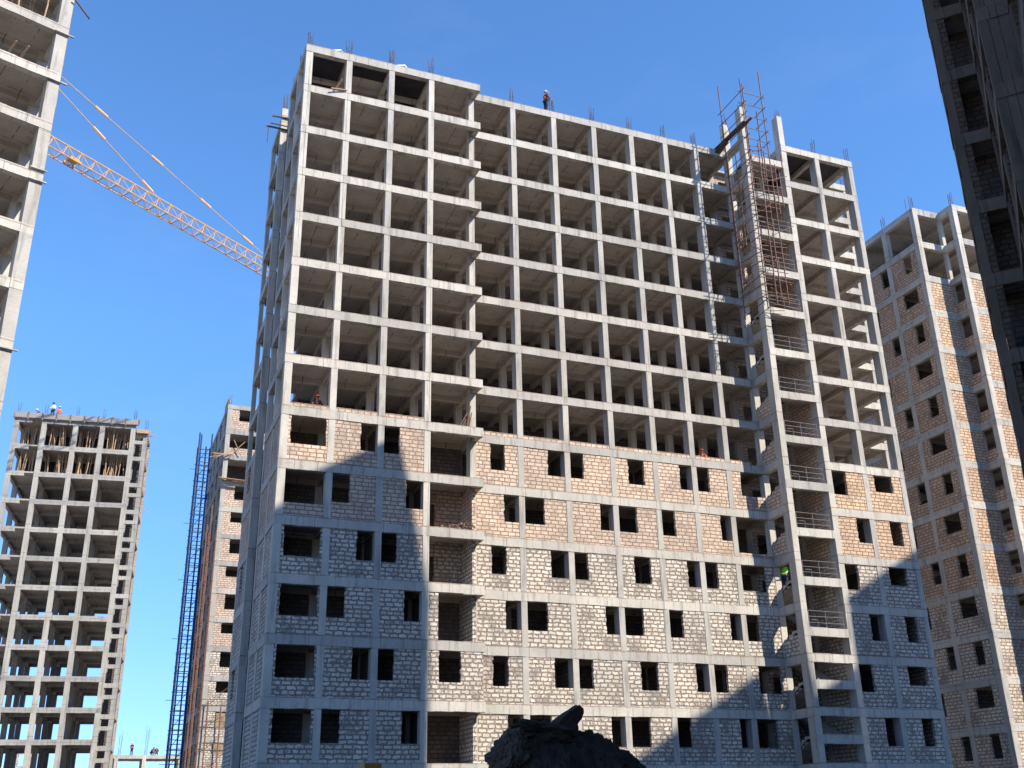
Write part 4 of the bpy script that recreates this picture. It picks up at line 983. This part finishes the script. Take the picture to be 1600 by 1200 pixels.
me = bpy.data.meshes.new('slab_shard'); bs.to_mesh(me); bs.free(); me.materials.append(ROCK)
o = bpy.data.objects.new('slab_shard', me); COL.objects.link(o)
tag(o, 'flat shard of rubble standing tilted out of the top of the earth heap', 'shard')

# ================================================================= yellow machine behind the heap, only its top in view
p0 = at(505, 1203, 12.0); p1 = at(575, 1197, 12.0)
YM = thing('concrete_mixer', 'rusty yellow top of a site mixer just showing over the bottom edge', 'mixer', (p0.x, p0.y, GZ)); yo = (p0.x, p0.y, GZ)
m = MB(); n = 14; rr = [(0.0, 0.16), (0.25, 0.34), (0.55, 0.40), (0.85, 0.34), (1.05, 0.22)]
cx_, cz_ = p0.x+0.15, p0.z-0.42
for (dx, r_) in rr:
    for i in range(n): a_ = 2*math.pi*i/n; m.v.append((cx_-0.35+dx*0.75, p0.y+math.sin(a_)*r_, cz_+math.cos(a_)*r_))
for j in range(4):
    for i in range(n): m.f.append((j*n+i, j*n+(i+1) % n, (j+1)*n+(i+1) % n, (j+1)*n+i))
m.build('drum', YEL, YM, yo, smooth=True)
m = MB()
for i in range(8):
    a0_, a1_ = math.pi*i/8, math.pi*(i+1)/8
    m.bar((p0.x+math.cos(a0_)*0.2, p0.y-0.2, p0.z-0.18+math.sin(a0_)*0.16), (p0.x+math.cos(a1_)*0.2, p0.y-0.2, p0.z-0.18+math.sin(a1_)*0.16), 0.035, 6)
m.bar((p0.x-0.2, p0.y-0.2, GZ), (p0.x-0.2, p0.y-0.2, p0.z-0.18), 0.035, 6); m.bar((p0.x+0.2, p0.y-0.2, GZ), (p0.x+0.2, p0.y-0.2, p0.z-0.18), 0.035, 6)
m.build('guard_hoop', YEL, YM, yo)
m = MB(); m.box(p1.x-0.09, p1.x+0.1, p1.y-0.2, p1.y+0.2, p1.z-0.5, p1.z+0.02); m.box(p0.x-0.3, p1.x+0.15, p0.y-0.3, p0.y+0.3, p0.z-1.0, p0.z-0.75)
m.build('engine_box', YEL, YM, yo)
m = MB()
for dx in (-0.25, 0.65):
    for dy in (-0.3, 0.3): m.bar((p0.x+dx, p0.y+dy, GZ), (p0.x+dx, p0.y+dy, p0.z-0.8), 0.04, 6)
    m.bar((p0.x+dx, p0.y-0.4, GZ+0.3), (p0.x+dx, p0.y+0.4, GZ+0.3), 0.3, 12)
m.build('chassis', REBAR, YM, yo)

stone = None
for i in range(14):
    px = random.uniform(790, 985); tt = HY-random.uniform(0.25, 0.9)
    q_ = at(px, 1190, tt); xx = q_.x; zz = hprof(xx-0.12*(tt-HY))-0.75*abs(tt-HY)**1.2
    r_ = random.uniform(0.025, 0.06)
    if stone is None: stone = o = blob('loose_stone', (xx, tt, zz), (1, 0.8, 0.6), 9.3, ROCK, 0.5, (0, 0, 0), 3); tag(o, 'fist sized stone lying on the near slope of the dark earth heap', 'stone', 'loose stones on the earth heap')
    else: o = stone.copy(); COL.objects.link(o); o.location = (xx, tt, zz)
    o.scale = (r_, r_, r_); o.rotation_euler = (J(3), J(3), J(3))
